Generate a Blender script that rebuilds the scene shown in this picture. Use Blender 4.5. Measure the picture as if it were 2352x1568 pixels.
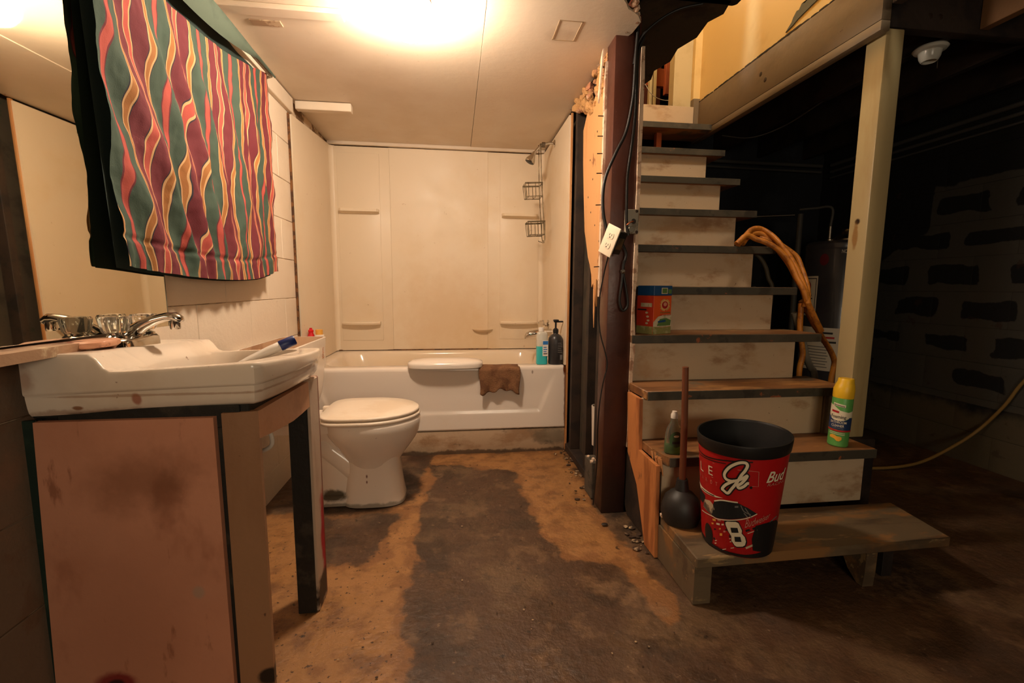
import bpy, bmesh, math, random
from mathutils import Vector, Matrix, noise
random.seed(7)
S = bpy.context.scene
COL = S.collection
for o in list(bpy.data.objects): bpy.data.objects.remove(o)
PI = math.pi

# ------------------------------------------------------------------ camera, world, lights, exposure
def cam_axes(pitch, yaw, roll):
    cy, sy, cp, sp = math.cos(yaw), math.sin(yaw), math.cos(pitch), math.sin(pitch)
    f = Vector((sy*cp, cy*cp, -sp)); r = Vector((cy, -sy, 0)); u = r.cross(f)
    c, s = math.cos(roll), math.sin(roll)
    return c*r + s*u, -s*r + c*u, f
cr, cu, cf = cam_axes(0.1203, 0.1262, 0.0064)
cam_d = bpy.data.cameras.new('camera'); cam = bpy.data.objects.new('camera', cam_d); COL.objects.link(cam)
cam_d.sensor_width = 36; cam_d.lens = 1033.5/2352*36; cam_d.clip_start = 0.02
cam.matrix_world = Matrix(((cr.x, cu.x, -cf.x, 0), (cr.y, cu.y, -cf.y, 0), (cr.z, cu.z, -cf.z, 0.9892), (0, 0, 0, 1)))
S.camera = cam
w = bpy.data.worlds.new('world'); S.world = w; w.use_nodes = True
w.node_tree.nodes['Background'].inputs[0].default_value = (0.9, 0.95, 1.0, 1)
w.node_tree.nodes['Background'].inputs[1].default_value = 0.0
S.view_settings.view_transform = 'Standard'; S.view_settings.look = 'None'
S.view_settings.gamma = 1.0; S.view_settings.exposure = 0.0; S.view_settings.use_curve_mapping = False
LAMP_E = 310.0          # bathroom ceiling globe (emission strength)
LAMP_C = (1.0, 0.80, 0.62)
def area(name, loc, target, size, power, color, sy=None):
    d = bpy.data.lights.new(name, 'AREA'); d.energy = power; d.color = color; d.size = size
    if sy: d.shape = 'RECTANGLE'; d.size_y = sy
    o = bpy.data.objects.new(name, d); COL.objects.link(o); o.location = loc
    o.rotation_euler = (Vector(target)-Vector(loc)).to_track_quat('-Z', 'Y').to_euler()
    return o
def point(name, loc, power, color, r):
    d = bpy.data.lights.new(name, 'POINT'); d.energy = power; d.color = color; d.shadow_soft_size = r
    o = bpy.data.objects.new(name, d); COL.objects.link(o); o.location = loc
    return o
point('upstairs_lamp', (1.15, 1.35, 3.7), 88, (1.0, 0.90, 0.76), 0.12)
dl = area('door_gap_daylight', (.79, 2.51, 3.05), (1.63, 2.475, 2.22), .03, .18, (0.72, 0.82, 1.0), 1.1); dl.data.spread = math.radians(10)
point('hallway_lamp', (1.35, 3.3, 3.2), 12, (1.0, 0.72, 0.42), 0.08)
area('front_fill_light', (.50, -1.46, 1.20), (.4, 2.0, .85), 0.9, 18, (1.0, 0.82, 0.60), 0.5)  # unseen fill light added behind the camera to brighten the near faces

# ------------------------------------------------------------------ materials
def lin(c):
    return tuple(((x/255)/12.92 if x/255 <= 0.04045 else ((x/255+0.055)/1.055)**2.4) for x in c) + (1.0,)
def N(col, scale=5, lo=.5, hi=.65, s=1., st=(1, 1, 1), det=5, off=0):
    return dict(t='n', col=col, scale=scale, lo=lo, hi=hi, s=s, st=st, det=det, off=off)
def B(col, c, r, s=1., n=.5, sharp=.35, ns=14):
    return dict(t='b', col=col, c=c, r=r if isinstance(r, tuple) else (r, r, r), s=s, n=n, sharp=sharp, ns=ns)
def M(name, base, rough=.5, layers=(), metal=0, bump=None, spec=.5, trans=0, ior=1.45, emis=None, alpha=1, coat=0, rvar=0, attr=None):
    m = bpy.data.materials.new(name); m.use_nodes = True
    nt = m.node_tree; nd = nt.nodes; ln = nt.links; nd.clear()
    out = nd.new('ShaderNodeOutputMaterial'); p = nd.new('ShaderNodeBsdfPrincipled'); ln.new(p.outputs[0], out.inputs[0])
    I = p.inputs
    I['Roughness'].default_value = rough; I['Metallic'].default_value = metal
    I['Specular IOR Level'].default_value = spec; I['IOR'].default_value = ior
    I['Transmission Weight'].default_value = trans; I['Coat Weight'].default_value = coat
    if emis: I['Emission Color'].default_value = emis[0]+(1,); I['Emission Strength'].default_value = emis[1]
    geo = nd.new('ShaderNodeNewGeometry'); pos = geo.outputs['Position']
    rgb = nd.new('ShaderNodeRGB'); rgb.outputs[0].default_value = lin(base); cur = rgb.outputs[0]
    def mapped(st, off=0):
        v = nd.new('ShaderNodeVectorMath'); v.operation = 'MULTIPLY_ADD'; ln.new(pos, v.inputs[0])
        v.inputs[1].default_value = st; v.inputs[2].default_value = (off, off*.7, off*1.3); return v.outputs[0]
    def nz(scale, det, st=(1, 1, 1), off=0):
        n = nd.new('ShaderNodeTexNoise'); n.inputs['Scale'].default_value = scale; n.inputs['Detail'].default_value = det
        n.inputs['Roughness'].default_value = .62
        ln.new(mapped(st, off), n.inputs['Vector'])
        q = nd.new('ShaderNodeMath'); q.operation = 'MULTIPLY_ADD'; ln.new(n.outputs[0], q.inputs[0]); q.inputs[1].default_value = 1.5; q.inputs[2].default_value = -.25
        return q.outputs[0]
    def mr(v, lo, hi, to=1.):
        r = nd.new('ShaderNodeMapRange'); r.interpolation_type = 'SMOOTHSTEP'; ln.new(v, r.inputs[0])
        r.inputs[1].default_value = lo; r.inputs[2].default_value = hi; r.inputs[3].default_value = 0; r.inputs[4].default_value = to
        return r.outputs[0]
    def math_(op, a, b=None):
        q = nd.new('ShaderNodeMath'); q.operation = op
        for i, x in enumerate((a, b)):
            if x is None: continue
            if isinstance(x, (int, float)): q.inputs[i].default_value = x
            else: ln.new(x, q.inputs[i])
        return q.outputs[0]
    def mix(fac, col):
        nonlocal cur
        q = nd.new('ShaderNodeMix'); q.data_type = 'RGBA'; ln.new(fac, q.inputs[0]); ln.new(cur, q.inputs[6])
        q.inputs[7].default_value = lin(col); cur = q.outputs[2]
    for L in layers:
        if L['t'] == 'n':
            mix(mr(nz(L['scale'], L['det'], L['st'], L['off']), L['lo'], L['hi'], L['s']), L['col'])
        elif L['t'] == 'b':
            v = nd.new('ShaderNodeVectorMath'); v.operation = 'SUBTRACT'; ln.new(pos, v.inputs[0]); v.inputs[1].default_value = L['c']
            q = nd.new('ShaderNodeVectorMath'); q.operation = 'DIVIDE'; ln.new(v.outputs[0], q.inputs[0]); q.inputs[1].default_value = L['r']
            l = nd.new('ShaderNodeVectorMath'); l.operation = 'LENGTH'; ln.new(q.outputs[0], l.inputs[0])
            d = math_('ADD', l.outputs['Value'], math_('MULTIPLY', math_('SUBTRACT', nz(L['ns'], 4), .5), L['n']*4))
            r = nd.new('ShaderNodeMapRange'); r.interpolation_type = 'SMOOTHSTEP'; ln.new(d, r.inputs[0])
            r.inputs[1].default_value = 1-L['sharp']; r.inputs[2].default_value = 1+L['sharp']; r.inputs[3].default_value = L['s']; r.inputs[4].default_value = 0
            mix(r.outputs[0], L['col'])
        elif L['t'] == 'a':      # painted / worn area stored on the mesh, edge broken up by noise
            at = nd.new('ShaderNodeAttribute'); at.attribute_name = L['name']
            d = math_('ADD', at.outputs['Fac'], math_('MULTIPLY', math_('SUBTRACT', nz(L['scale'], 6), .5), L['n']))
            mix(mr(d, L['lo'], L['hi'], L['s']), L['col'])
    ln.new(cur, I['Base Color'])
    if rvar:
        r = nd.new('ShaderNodeMapRange'); ln.new(nz(6, 4), r.inputs[0]); r.inputs[1].default_value = .3; r.inputs[2].default_value = .7
        r.inputs[3].default_value = max(0.02, rough-rvar); r.inputs[4].default_value = rough+rvar; ln.new(r.outputs[0], I['Roughness'])
    if bump:
        b = nd.new('ShaderNodeBump'); b.inputs['Strength'].default_value = bump[1]; b.inputs['Distance'].default_value = bump[2] if len(bump) > 2 else .004
        ln.new(nz(bump[0], 6, bump[3] if len(bump) > 3 else (1, 1, 1)), b.inputs['Height']); ln.new(b.outputs[0], I['Normal'])
    return m
def A(name, col, lo=.4, hi=.6, s=1., scale=9, n=.8): return dict(t='a', name=name, col=col, lo=lo, hi=hi, s=s, scale=scale, n=n)

DIRT = (92, 62, 38)
m_ceil = M('ceiling_paint', (214, 197, 174), .42, [N((196, 174, 146), 1.3, .5, .8, .45), N((160, 132, 98), 30, .78, .86, .5), B((150, 128, 100), (.42, 1.86, 1.97), (.06, .05, .1), .25, .15)], bump=(30, .12), rvar=.1)
m_block = M('block_paint', (224, 206, 182), .5, [N((208, 186, 157), 2, .45, .75, .45), N((150, 110, 72), 26, .77, .85, .55), N((180, 152, 118), 3, .62, .85, .35, (1, 1, .3))], bump=(45, .35))
m_blockdirty = M('mortar_gap', (200, 176, 146), .8, [N((110, 80, 50), 8, .45, .6)], bump=(40, .4))
m_lowwall = M('lower_wall_paint', (118, 100, 82), .6, [N((110, 82, 60), 5, .5, .65, .6), N((165, 110, 80), 2, .5, .7, .5)], bump=(30, .3))
m_surr = M('yellowed_fiberglass', (226, 208, 180), .46, [N((212, 184, 138), 1.4, .5, .85, .5), B((200, 162, 108), (-.03, 3.35, .76), (.32, .3, .30), .42, .2, .8), N((160, 116, 66), 24, .79, .86, .5)], rvar=.06)
m_porc = M('porcelain', (232, 219, 203), .13, [N((212, 190, 162), 2.5, .55, .8, .3), N((120, 85, 55), 40, .80, .86, .6), B((66, 58, 34), (-.55, 2.02, .045), (.06, .06, .022), .9, .35), B((66, 62, 40), (-.45, 2.0, .0), (.3, .3, .016), .6, .4), B((110, 50, 25), (-.40, 1.98, .14), (.005, .03, .010), .9, .1), B((110, 50, 25), (-.40, 1.98, .115), (.004, .03, .008), .9, .1)], rvar=.04)
m_sink = M('sink_porcelain', (228, 212, 192), .16, [N((198, 170, 136), 3, .5, .8, .4), N((120, 75, 40), 42, .765, .84, .75), N((160, 116, 78), 7, .70, .88, .4, (1, 1, .35)), B((160, 84, 56), (-.645, .975, .757), (.008, .05, .012), .8, .2), B((140, 90, 55), (-.755, .975, .742), (.009, .05, .004), .9, .2), B((150, 96, 66), (-.835, .975, .80), (.016, .05, .03), .55, .5, .6), B((140, 88, 56), (-.70, .975, .732), (.16, .05, .006), .45, .6, .6, 30), B((150, 104, 70), (-.40, 1.2, .768), (.05, .25, .003), .5, .4), B((150, 104, 70), (-.62, .975, .766), (.22, .05, .0025), .5, .4)], rvar=.05)
m_tub = M('tub_enamel', (230, 216, 200), .15, [N((218, 196, 160), 2.2, .55, .8, .35), B((226, 200, 150), (-.1, 3.2, .45), (.8, .35, .1), .5, .1, .6), B((92, 46, 20), (.652, 2.6, .50), (.010, .05, .030), 1, .3), B((120, 60, 28), (.657, 2.6, .33), (.008, .05, .2), .8, .4), B((70, 42, 22), (.4, 2.6, .141), (.28, .05, .005), .9, .4), B((80, 40, 20), (.455, 2.6, .487), (.006, .05, .012), .6, .2)], rvar=.04)
m_curb = M('stained_curb', (178, 152, 122), .6, [N((140, 102, 66), 4, .46, .72, .7, (1, 1, 2.2)), N((70, 52, 36), 9, .68, .82, .7, (1, 1, 1.6)), B((62, 44, 30), (.1, 2.6, .0), (1.2, .3, .018), .8, .5), B((96, 88, 72), (.56, 2.6, .09), (.10, .1, .05), .6, .4)], bump=(30, .5))
m_rust = M('rust_line', (120, 78, 40), .8, [N((70, 44, 24), 20, .45, .6)], bump=(40, .4))
m_pink = M('pink_painted_board', (202, 142, 112), .38, [N((176, 116, 86), 1.6, .45, .8, .6), B((122, 74, 48), (-.66, .98, .585), (.10, .1, .055), .55, .5, .7, 9), B((112, 66, 42), (-.60, .98, .55), (.03, .1, .05), .5, .5, .6), N((120, 68, 44), 20, .70, .84, .6, (1, 1, .3)), N((150, 92, 66), 5, .56, .74, .5, (1, 1, .5), off=6), B((140, 84, 60), (-.70, .98, .25), (.16, .1, .20), .35, .25, .9, 5), B((120, 20, 28), (-.735, .98, .13), (.040, .1, .024), .9, .25), B((40, 22, 22), (-.735, .98, .13), (.016, .1, .010), .9, .2), B((165, 140, 120), (-.555, .98, .33), (.012, .1, .014), .7, .1)], bump=(26, .12), rvar=.1)
m_stile = M('tan_painted_stile', (150, 110, 78), .45, [N((126, 86, 56), 4, .5, .8, .6, (1, 1, .3)), N((70, 42, 26), 26, .77, .84, .8), B((28, 20, 16), (-.43, 1.0, .10), (.022, .05, .018), 1, .3)], bump=(26, .15))
m_apron = M('tan_apron_board', (196, 142, 102), .45, [N((160, 108, 70), 5, .5, .7, .5), N((84, 50, 30), 28, .77, .84, .7)], bump=(26, .15))
m_black = M('blackened_wood', (30, 28, 23), .6, [N((62, 55, 44), 7, .55, .7, .7)], bump=(30, .4))
m_dark = M('dark_void_board', (22, 19, 16), .8)
m_green = M('dark_green_fill', (22, 40, 32), .6, [N((40, 60, 46), 5, .5, .7)])
m_leg = M('scraped_white_leg', (186, 164, 142), .5, [N((140, 104, 78), 6, .5, .7, .6, (1, 1, .25)), B((168, 20, 40), (-.42, 1.41, .19), (.05, .03, .14), 1, .25), B((26, 20, 18), (-.42, 1.38, .05), (.1, .05, .06), 1, .35), B((120, 60, 36), (-.42, 1.418, .45), (.1, .006, .5), .9, .3)], bump=(26, .2))
m_chrome = M('chrome', (205, 200, 192), .10, [N((120, 112, 92), 18, .6, .75, .5)], metal=1)
m_steel = M('dull_metal', (150, 142, 128), .35, [N((90, 78, 60), 14, .55, .7, .6)], metal=1)
m_wire = M('wire_steel', (120, 108, 84), .35, [N((80, 58, 34), 30, .5, .65, .8)], metal=.85)
m_acryl = M('clear_acrylic', (250, 246, 236), .06, trans=.95, ior=1.49)
m_mirror = M('mirror_silver', (226, 222, 206), .015, metal=1)
m_mback = M('mirror_edge', (96, 92, 76), .4)
m_board = M('weathered_ledge', (164, 130, 100), .5, [N((104, 66, 44), 6, .46, .6, .9, (1, .4, 1)), N((216, 196, 160), 9, .60, .72, .8)], bump=(30, .4))
m_soap = M('soap_scrap', (205, 150, 118), .35, [N((110, 50, 34), 12, .48, .6, .9)], bump=(30, .3))
m_lining = M('curtain_lining', (26, 42, 36), .85, bump=(300, .15))
m_band = M('green_curtain_band', (72, 84, 70), .85, [N((54, 66, 56), 12, .5, .75, .5)], bump=(300, .15))
m_wood = M('raw_plywood', (206, 152, 98), .6, [N((182, 122, 70), 5, .45, .65, .7, (1, 1, .12)), N((120, 70, 38), 16, .70, .80, .8, (1, 1, .5))], bump=(40, .15, .003, (1, 1, .15)))
m_woodo = M('orange_stringer_wood', (196, 128, 74), .5, [N((140, 78, 40), 7, .45, .62, .8, (1, 1, .2)), N((70, 42, 26), 12, .66, .75, .8, (1, 1, .4))], bump=(40, .2, .003, (1, 1, .15)))
m_redwood = M('reddish_old_wood', (170, 88, 50), .6, [N((120, 56, 32), 6, .45, .65, .8, (1, 1, .2))], bump=(40, .2))
m_brown = M('brown_gloss_paint', (74, 40, 29), .38, [N((54, 30, 22), 5, .48, .8, .7), N((150, 118, 98), 60, .815, .85, .6), B((40, 24, 18), (.68, 1.82, .0), (.2, .2, .22), .8, .3, .6)], bump=(30, .15), rvar=.1)
m_stud = M('dark_brown_stud', (52, 38, 27), .75, [N((32, 24, 18), 6, .45, .65)], bump=(40, .3))  # dark brown wood, also used for pipe and stringers
m_nail = M('nail', (60, 44, 36), .5, metal=.6)
m_drywall = M('drywall_edge', (216, 188, 160), .8, [N((150, 104, 76), 16, .5, .62, .8)], bump=(60, .6))
m_insul = M('glass_wool', (196, 148, 92), .95, [N((180, 118, 90), 9, .45, .65, .9), N((222, 196, 158), 18, .58, .75, .8), N((120, 78, 52), 12, .62, .8, .8, off=4)], bump=(60, .9, .01))
m_riser = M('riser_paint', (196, 174, 144), .45, [N((176, 142, 104), 4, .5, .8, .7, (1, 1, 1.5)), N((140, 98, 60), 5, .56, .80, .65, (.8, 1, 1.6)), N((70, 34, 20), 70, .78, .84, .9)], bump=(26, .15))
m_nose = M('gray_nosing_paint', (68, 63, 52), .55, [N((88, 80, 66), 7, .5, .7, .6), N((44, 38, 32), 9, .58, .7, .6), N((165, 90, 50), 12, .72, .78, .8)], bump=(30, .2))
m_tread = M('worn_tread', (140, 96, 58), .5, [N((96, 62, 36), 5, .45, .62, .8, (.3, 1.5, 1)), N((176, 130, 78), 8, .58, .7, .7, (.3, 1, 1)), N((92, 86, 70), 4, .56, .66, .8)], bump=(30, .25, .003, (.3, 1, 1)))
m_plat = M('platform_gray_brown', (104, 88, 66), .5, [N((140, 100, 58), 3.2, .50, .60, .9, (.7, 1.5, 1)), N((70, 56, 42), 7, .5, .65, .7, (.3, 1.6, 1)), N((170, 140, 96), 14, .68, .76, .6, (.3, 1.6, 1))], bump=(36, .3, .003, (.2, 1.6, 1)))
m_post = M('cream_post_paint', (178, 158, 114), .4, [N((158, 128, 80), 5, .52, .8, .6, (1, 1, .2)), N((140, 96, 50), 26, .80, .88, .6), B((40, 24, 14), (1.675, 1.735, 1.27), (.02, .012, .012), 1, .1), B((140, 96, 46), (1.675, 1.74, 1.21), (.02, .012, .06), .8, .3)], bump=(26, .12))
m_beam = M('beam_paint', (122, 106, 84), .45, [N((98, 82, 62), 4, .48, .75, .7, (1, .4, 1)), N((60, 40, 26), 24, .78, .86, .7)], bump=(30, .2))
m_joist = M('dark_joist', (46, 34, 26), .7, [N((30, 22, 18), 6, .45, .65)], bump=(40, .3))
m_joistl = M('lit_joist', (122, 88, 56), .6, [N((84, 58, 36), 6, .45, .65, .8, (1, .2, 1))], bump=(40, .3))  # paler copy of the joist wood, light painted into its colour
m_yellow = M('yellow_wall_paint', (226, 196, 132), .45, [N((206, 172, 108), 2, .5, .7, .5)], bump=(30, .1))
m_cream = M('cream_plaster', (198, 180, 136), .5, [N((170, 148, 104), 4, .5, .7, .5)], bump=(30, .1))
m_graybd = M('gray_backing', (104, 104, 88), .8, bump=(30, .3))
m_soffit = M('soffit_board', (66, 57, 44), .8, [N((38, 32, 25), 5, .48, .66, .8), N((42, 50, 34), 12, .66, .78, .8)], bump=(40, .3))
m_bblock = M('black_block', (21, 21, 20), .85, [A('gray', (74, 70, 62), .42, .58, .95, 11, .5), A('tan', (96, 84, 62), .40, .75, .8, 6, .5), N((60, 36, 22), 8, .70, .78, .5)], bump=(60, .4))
m_mortar = M('dark_mortar', (50, 48, 43), .9, bump=(60, .4))
m_rear = M('dark_rear_wall', (30, 32, 36), .8, [N((48, 50, 54), 3, .5, .7, .6)], bump=(40, .4))
m_floor = M('worn_concrete', (82, 58, 40), .48, [
    N((106, 82, 58), 2.0, .46, .64, .75), N((58, 42, 30), 4.0, .52, .68, .75, off=3), N((66, 49, 35), 15, .52, .72, .6, off=1), N((140, 114, 86), 44, .70, .82, .6), N((118, 90, 64), 9, .58, .74, .6, off=5),
    A('tan', (138, 94, 54), .40, .62, .88, 6, 1.3), A('tan', (164, 118, 70), .66, 1.0, .75, 13, 1.3), A('tan', (108, 72, 44), .98, 1.35, .8, 5, 1.7),
    A('speck', (58, 36, 22), .54, .62, .9, 60, 1.5), A('speck', (76, 47, 29), .58, .80, .85, 15, 1.5),
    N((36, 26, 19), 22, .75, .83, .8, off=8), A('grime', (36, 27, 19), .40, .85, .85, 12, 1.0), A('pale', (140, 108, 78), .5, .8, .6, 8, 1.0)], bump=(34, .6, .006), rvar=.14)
m_black_rub = M('black_rubber', (34, 32, 30), .5, [N((58, 52, 46), 8, .55, .7, .5)])
m_handle = M('plunger_handle_wood', (128, 74, 46), .45, [N((94, 50, 30), 8, .45, .6, .7, (1, 1, .2))])
m_hose = M('orange_hose', (196, 122, 40), .5, [N((140, 80, 28), 20, .5, .65, .7)])
m_dhose = M('dark_hose', (70, 62, 46), .6)
m_gpipe = M('gray_pipe', (120, 112, 96), .6)
m_pvc = M('white_pvc', (214, 204, 188), .4, [N((150, 130, 104), 10, .55, .7, .5)])
m_cord = M('black_cable', (26, 24, 22), .45)
m_ycord = M('tan_cord', (150, 118, 62), .6)
m_plate = M('ivory_plate', (232, 216, 190), .35, [N((170, 130, 90), 26, .62, .72, .6)])
m_slot = M('socket_slot', (46, 34, 24), .6)
m_copper = M('copper', (190, 110, 70), .4, metal=.8)
m_heater = M('heater_jacket', (56, 56, 61), .28, [N((40, 40, 45), 3, .5, .7, .5)], coat=.2)
m_paper = M('label_paper', (214, 206, 190), .6)
m_ink = M('label_ink', (40, 38, 40), .6)
m_redp = M('red_print', (176, 30, 34), .5)
m_red = M('can_red', (172, 18, 20), .42, [N((138, 14, 18), 6, .5, .75, .4)])
m_blackp = M('black_plastic', (24, 23, 22), .45)
m_inner = M('bin_inside', (13, 13, 12), .7)
m_white = M('print_cream', (226, 214, 184), .45)
m_pline = M('print_pale_line', (196, 128, 112), .45)
m_win = M('print_dark_glass', (28, 32, 34), .4)
m_glint = M('print_glint', (190, 170, 140), .45, [N((90, 80, 70), 30, .5, .65)])
m_tank_in = M('tank_inside', (196, 160, 126), .5, [N((150, 108, 76), 5, .5, .7, .6)])
m_seat = M('seat_plastic', (234, 218, 196), .3, [N((212, 188, 156), 4, .5, .7, .4)])
m_teal = M('teal_liquid', (60, 178, 178), .2, spec=.5)
m_tealcl = M('bottle_clear', (226, 222, 206), .25, trans=.35)
m_pump = M('charcoal_bottle', (50, 48, 48), .35)
m_faint = M('faint_print', (110, 106, 102), .5)
m_cap = M('white_cap', (228, 218, 204), .35)
m_blue = M('navy_cap', (24, 40, 96), .4)
m_blue2 = M('label_blue', (40, 110, 180), .5)
m_redb = M('red_bottle', (204, 28, 36), .35)
m_gold = M('amber_cap', (226, 164, 70), .4)
m_cloth = M('brown_washcloth', (134, 94, 62), .95, [N((110, 72, 46), 16, .45, .65, .8)], bump=(180, .9, .006))
m_green1 = M('cleaner_green', (92, 160, 78), .38, [N((120, 186, 100), 9, .55, .75, .3)])
m_ycap = M('yellow_cap', (240, 190, 40), .4)
m_bluel = M('cleaner_blue', (34, 56, 96), .4)
m_sponge = M('sponge_print', (236, 170, 56), .5)
m_orange = M('box_orange', (232, 92, 38), .5)
m_oranged = M('box_red_side', (206, 62, 36), .5)
m_boxblue = M('box_blue', (30, 78, 128), .45)
m_boxgreen = M('box_green', (96, 130, 70), .5)
m_boxwht = M('box_pale', (220, 206, 176), .5, [N((170, 160, 110), 30, .5, .65, .6)])
m_boxolive = M('box_olive', (150, 146, 88), .5, [N((196, 186, 140), 24, .5, .65, .6)])
m_soapg = M('dish_soap_green', (120, 190, 70), .12, trans=.7, ior=1.36)
m_soapc = M('soap_bottle_clear', (226, 232, 214), .08, trans=.92, ior=1.3)
m_soapl = M('soap_label', (66, 96, 60), .4)
m_ceramic = M('lamp_holder_ceramic', (196, 196, 186), .25)
m_globe = M('lamp_globe', (255, 240, 220), .5, emis=(LAMP_C, LAMP_E))
m_debris = M('debris', (64, 46, 32), .8, [N((176, 150, 116), 12, .52, .60)])
m_conduit = M('conduit', (74, 72, 68), .6)

def stripes_mat():
    m = M('striped_curtain_cloth', (120, 40, 48), .85, bump=(260, .2))
    nt = m.node_tree; nd = nt.nodes; ln = nt.links; p = next(n for n in nd if n.type == 'BSDF_PRINCIPLED')
    at = nd.new('ShaderNodeAttribute'); at.attribute_name = 'stripe'
    fr = nd.new('ShaderNodeMath'); fr.operation = 'FRACT'; ln.new(at.outputs['Fac'], fr.inputs[0])
    cr_ = nd.new('ShaderNodeValToRGB'); ln.new(fr.outputs[0], cr_.inputs[0]); r = cr_.color_ramp; r.interpolation = 'CONSTANT'
    bu, go, li, pk, gn, nv = (98, 32, 40), (158, 104, 54), (200, 160, 110), (168, 74, 62), (56, 74, 61), (44, 38, 48)
    st = [(0, bu), (.150, nv), (.158, li), (.172, pk), (.245, li), (.259, nv), (.267, bu), (.420, nv), (.428, li), (.442, go), (.488, li), (.502, nv), (.510, gn),
          (.665, bu), (.676, pk), (.745, bu), (.756, gn), (.915, nv), (.923, li), (.937, go), (.980, li), (.992, nv)]
    while len(r.elements) < len(st): r.elements.new(.5)
    for i, (pp, c) in enumerate(st): r.elements[i].position = pp
    for i, (pp, c) in enumerate(st): r.elements[i].color = lin(c)
    ln.new(cr_.outputs[0], p.inputs['Base Color'])
    return m
m_stripe = stripes_mat()

# ------------------------------------------------------------------ mesh helpers
def tag(o, label=None, cat=None, group=None, kind=None):
    for k, v in (('label', label), ('category', cat), ('group', group), ('kind', kind)):
        if v: o[k] = v
    return o
def thing(name, loc, label, cat, group=None):
    o = bpy.data.objects.new(name, None); COL.objects.link(o); o.location = loc; o.empty_display_size = .05
    return tag(o, label, cat, group)
def put(name, bm, mat, parent=None, smooth=True, ang=35, kind=None, label=None):
    me = bpy.data.meshes.new(name)
    bmesh.ops.recalc_face_normals(bm, faces=bm.faces)
    bm.to_mesh(me); bm.free()
    return putm(name, me, mat, parent, smooth, ang, kind, label)
def putm(name, me, mat, parent=None, smooth=True, ang=35, kind=None, label=None):
    if mat: me.materials.append(mat)
    if smooth:
        me.polygons.foreach_set('use_smooth', [True]*len(me.polygons)); me.set_sharp_from_angle(angle=math.radians(ang))
    o = bpy.data.objects.new(name, me); COL.objects.link(o)
    if parent:
        o.parent = parent
        if parent.type == 'EMPTY': o.matrix_parent_inverse = Matrix.Translation(-parent.location)
    if kind: o['kind'] = kind
    if label: o['label'] = label
    return o
def NB(): return bmesh.new()
def box(bm, x0, x1, y0, y1, z0, z1, bev=0, seg=2, mat=None):
    v = [bm.verts.new((x, y, z)) for z in (z0, z1) for y in (y0, y1) for x in (x0, x1)]
    fs = [bm.faces.new([v[i] for i in q]) for q in ((0, 2, 3, 1), (4, 5, 7, 6), (0, 1, 5, 4), (2, 6, 7, 3), (0, 4, 6, 2), (1, 3, 7, 5))]
    if bev:
        es = list({e for f in fs for e in f.edges})
        r = bmesh.ops.bevel(bm, geom=es, offset=bev, segments=seg, affect='EDGES', profile=.5)
    if mat is not None:
        for x in v:
            if x.is_valid: x.co = mat @ x.co
    return v
def bx(name, d, mat, parent=None, bev=.002, seg=1, **k):
    bm = NB(); box(bm, *d, bev=bev, seg=seg); return put(name, bm, mat, parent, **k)
def xf(bm, m): bmesh.ops.transform(bm, matrix=m, verts=bm.verts)
def prism(bm, pts, axis, a0, a1):
    def P(p, a): return {'x': (a, p[0], p[1]), 'y': (p[0], a, p[1]), 'z': (p[0], p[1], a)}[axis]
    A_ = [bm.verts.new(P(p, a0)) for p in pts]; B_ = [bm.verts.new(P(p, a1)) for p in pts]; n = len(pts)
    bm.faces.new(A_); bm.faces.new(B_[::-1])
    for i in range(n): bm.faces.new((A_[i], B_[i], B_[(i+1) % n], A_[(i+1) % n]))
def pr(name, pts, axis, a0, a1, mat, parent=None, **k):
    bm = NB(); prism(bm, pts, axis, a0, a1); bmesh.ops.triangulate(bm, faces=[f for f in bm.faces if len(f.verts) > 4]); return put(name, bm, mat, parent, smooth=False, **k)
def spline(pts, n=6):
    pts = [Vector(p) for p in pts]
    if len(pts) < 3: return pts
    out = []; q = [pts[0]*2-pts[1]] + pts + [pts[-1]*2-pts[-2]]
    for i in range(1, len(q)-2):
        for k in range(n):
            t = k/n; a, b, c, d = q[i-1:i+3]
            out.append(.5*((2*b)+(c-a)*t+(2*a-5*b+4*c-d)*t*t+(3*b-a-3*c+d)*t**3))
    out.append(pts[-1]); return out
def tube(bm, pts, r, seg=10, sm=0, cap=True, closed=False):
    if sm: pts = spline(pts, sm)
    pts = [Vector(p) for p in pts]; n = len(pts)
    rs = r if isinstance(r, (list, tuple)) else [r]*n
    if len(rs) != n: rs = [rs[min(len(rs)-1, int(i*len(rs)/n))] for i in range(n)]
    T = [((pts[min(i+1, n-1)]-pts[max(i-1, 0)]) if not closed else (pts[(i+1) % n]-pts[i-1])).normalized() for i in range(n)]
    up = Vector((0, 0, 1)) if abs(T[0].z) < .9 else Vector((1, 0, 0)); rings = []
    for i in range(n):
        a = (up - T[i]*up.dot(T[i])).normalized(); b = T[i].cross(a); up = a
        rings.append([bm.verts.new(pts[i]+(a*math.cos(2*PI*k/seg)+b*math.sin(2*PI*k/seg))*rs[i]) for k in range(seg)])
    for i in range(n-1 if not closed else n):
        R0, R1 = rings[i], rings[(i+1) % n]
        for k in range(seg): bm.faces.new((R0[k], R0[(k+1) % seg], R1[(k+1) % seg], R1[k]))
    if cap and not closed: bm.faces.new(rings[0][::-1]); bm.faces.new(rings[-1])
def tb(name, pts, r, mat, parent=None, seg=10, sm=6, **k):
    bm = NB(); tube(bm, pts, r, seg, sm); return put(name, bm, mat, parent, ang=60, **k)
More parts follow.
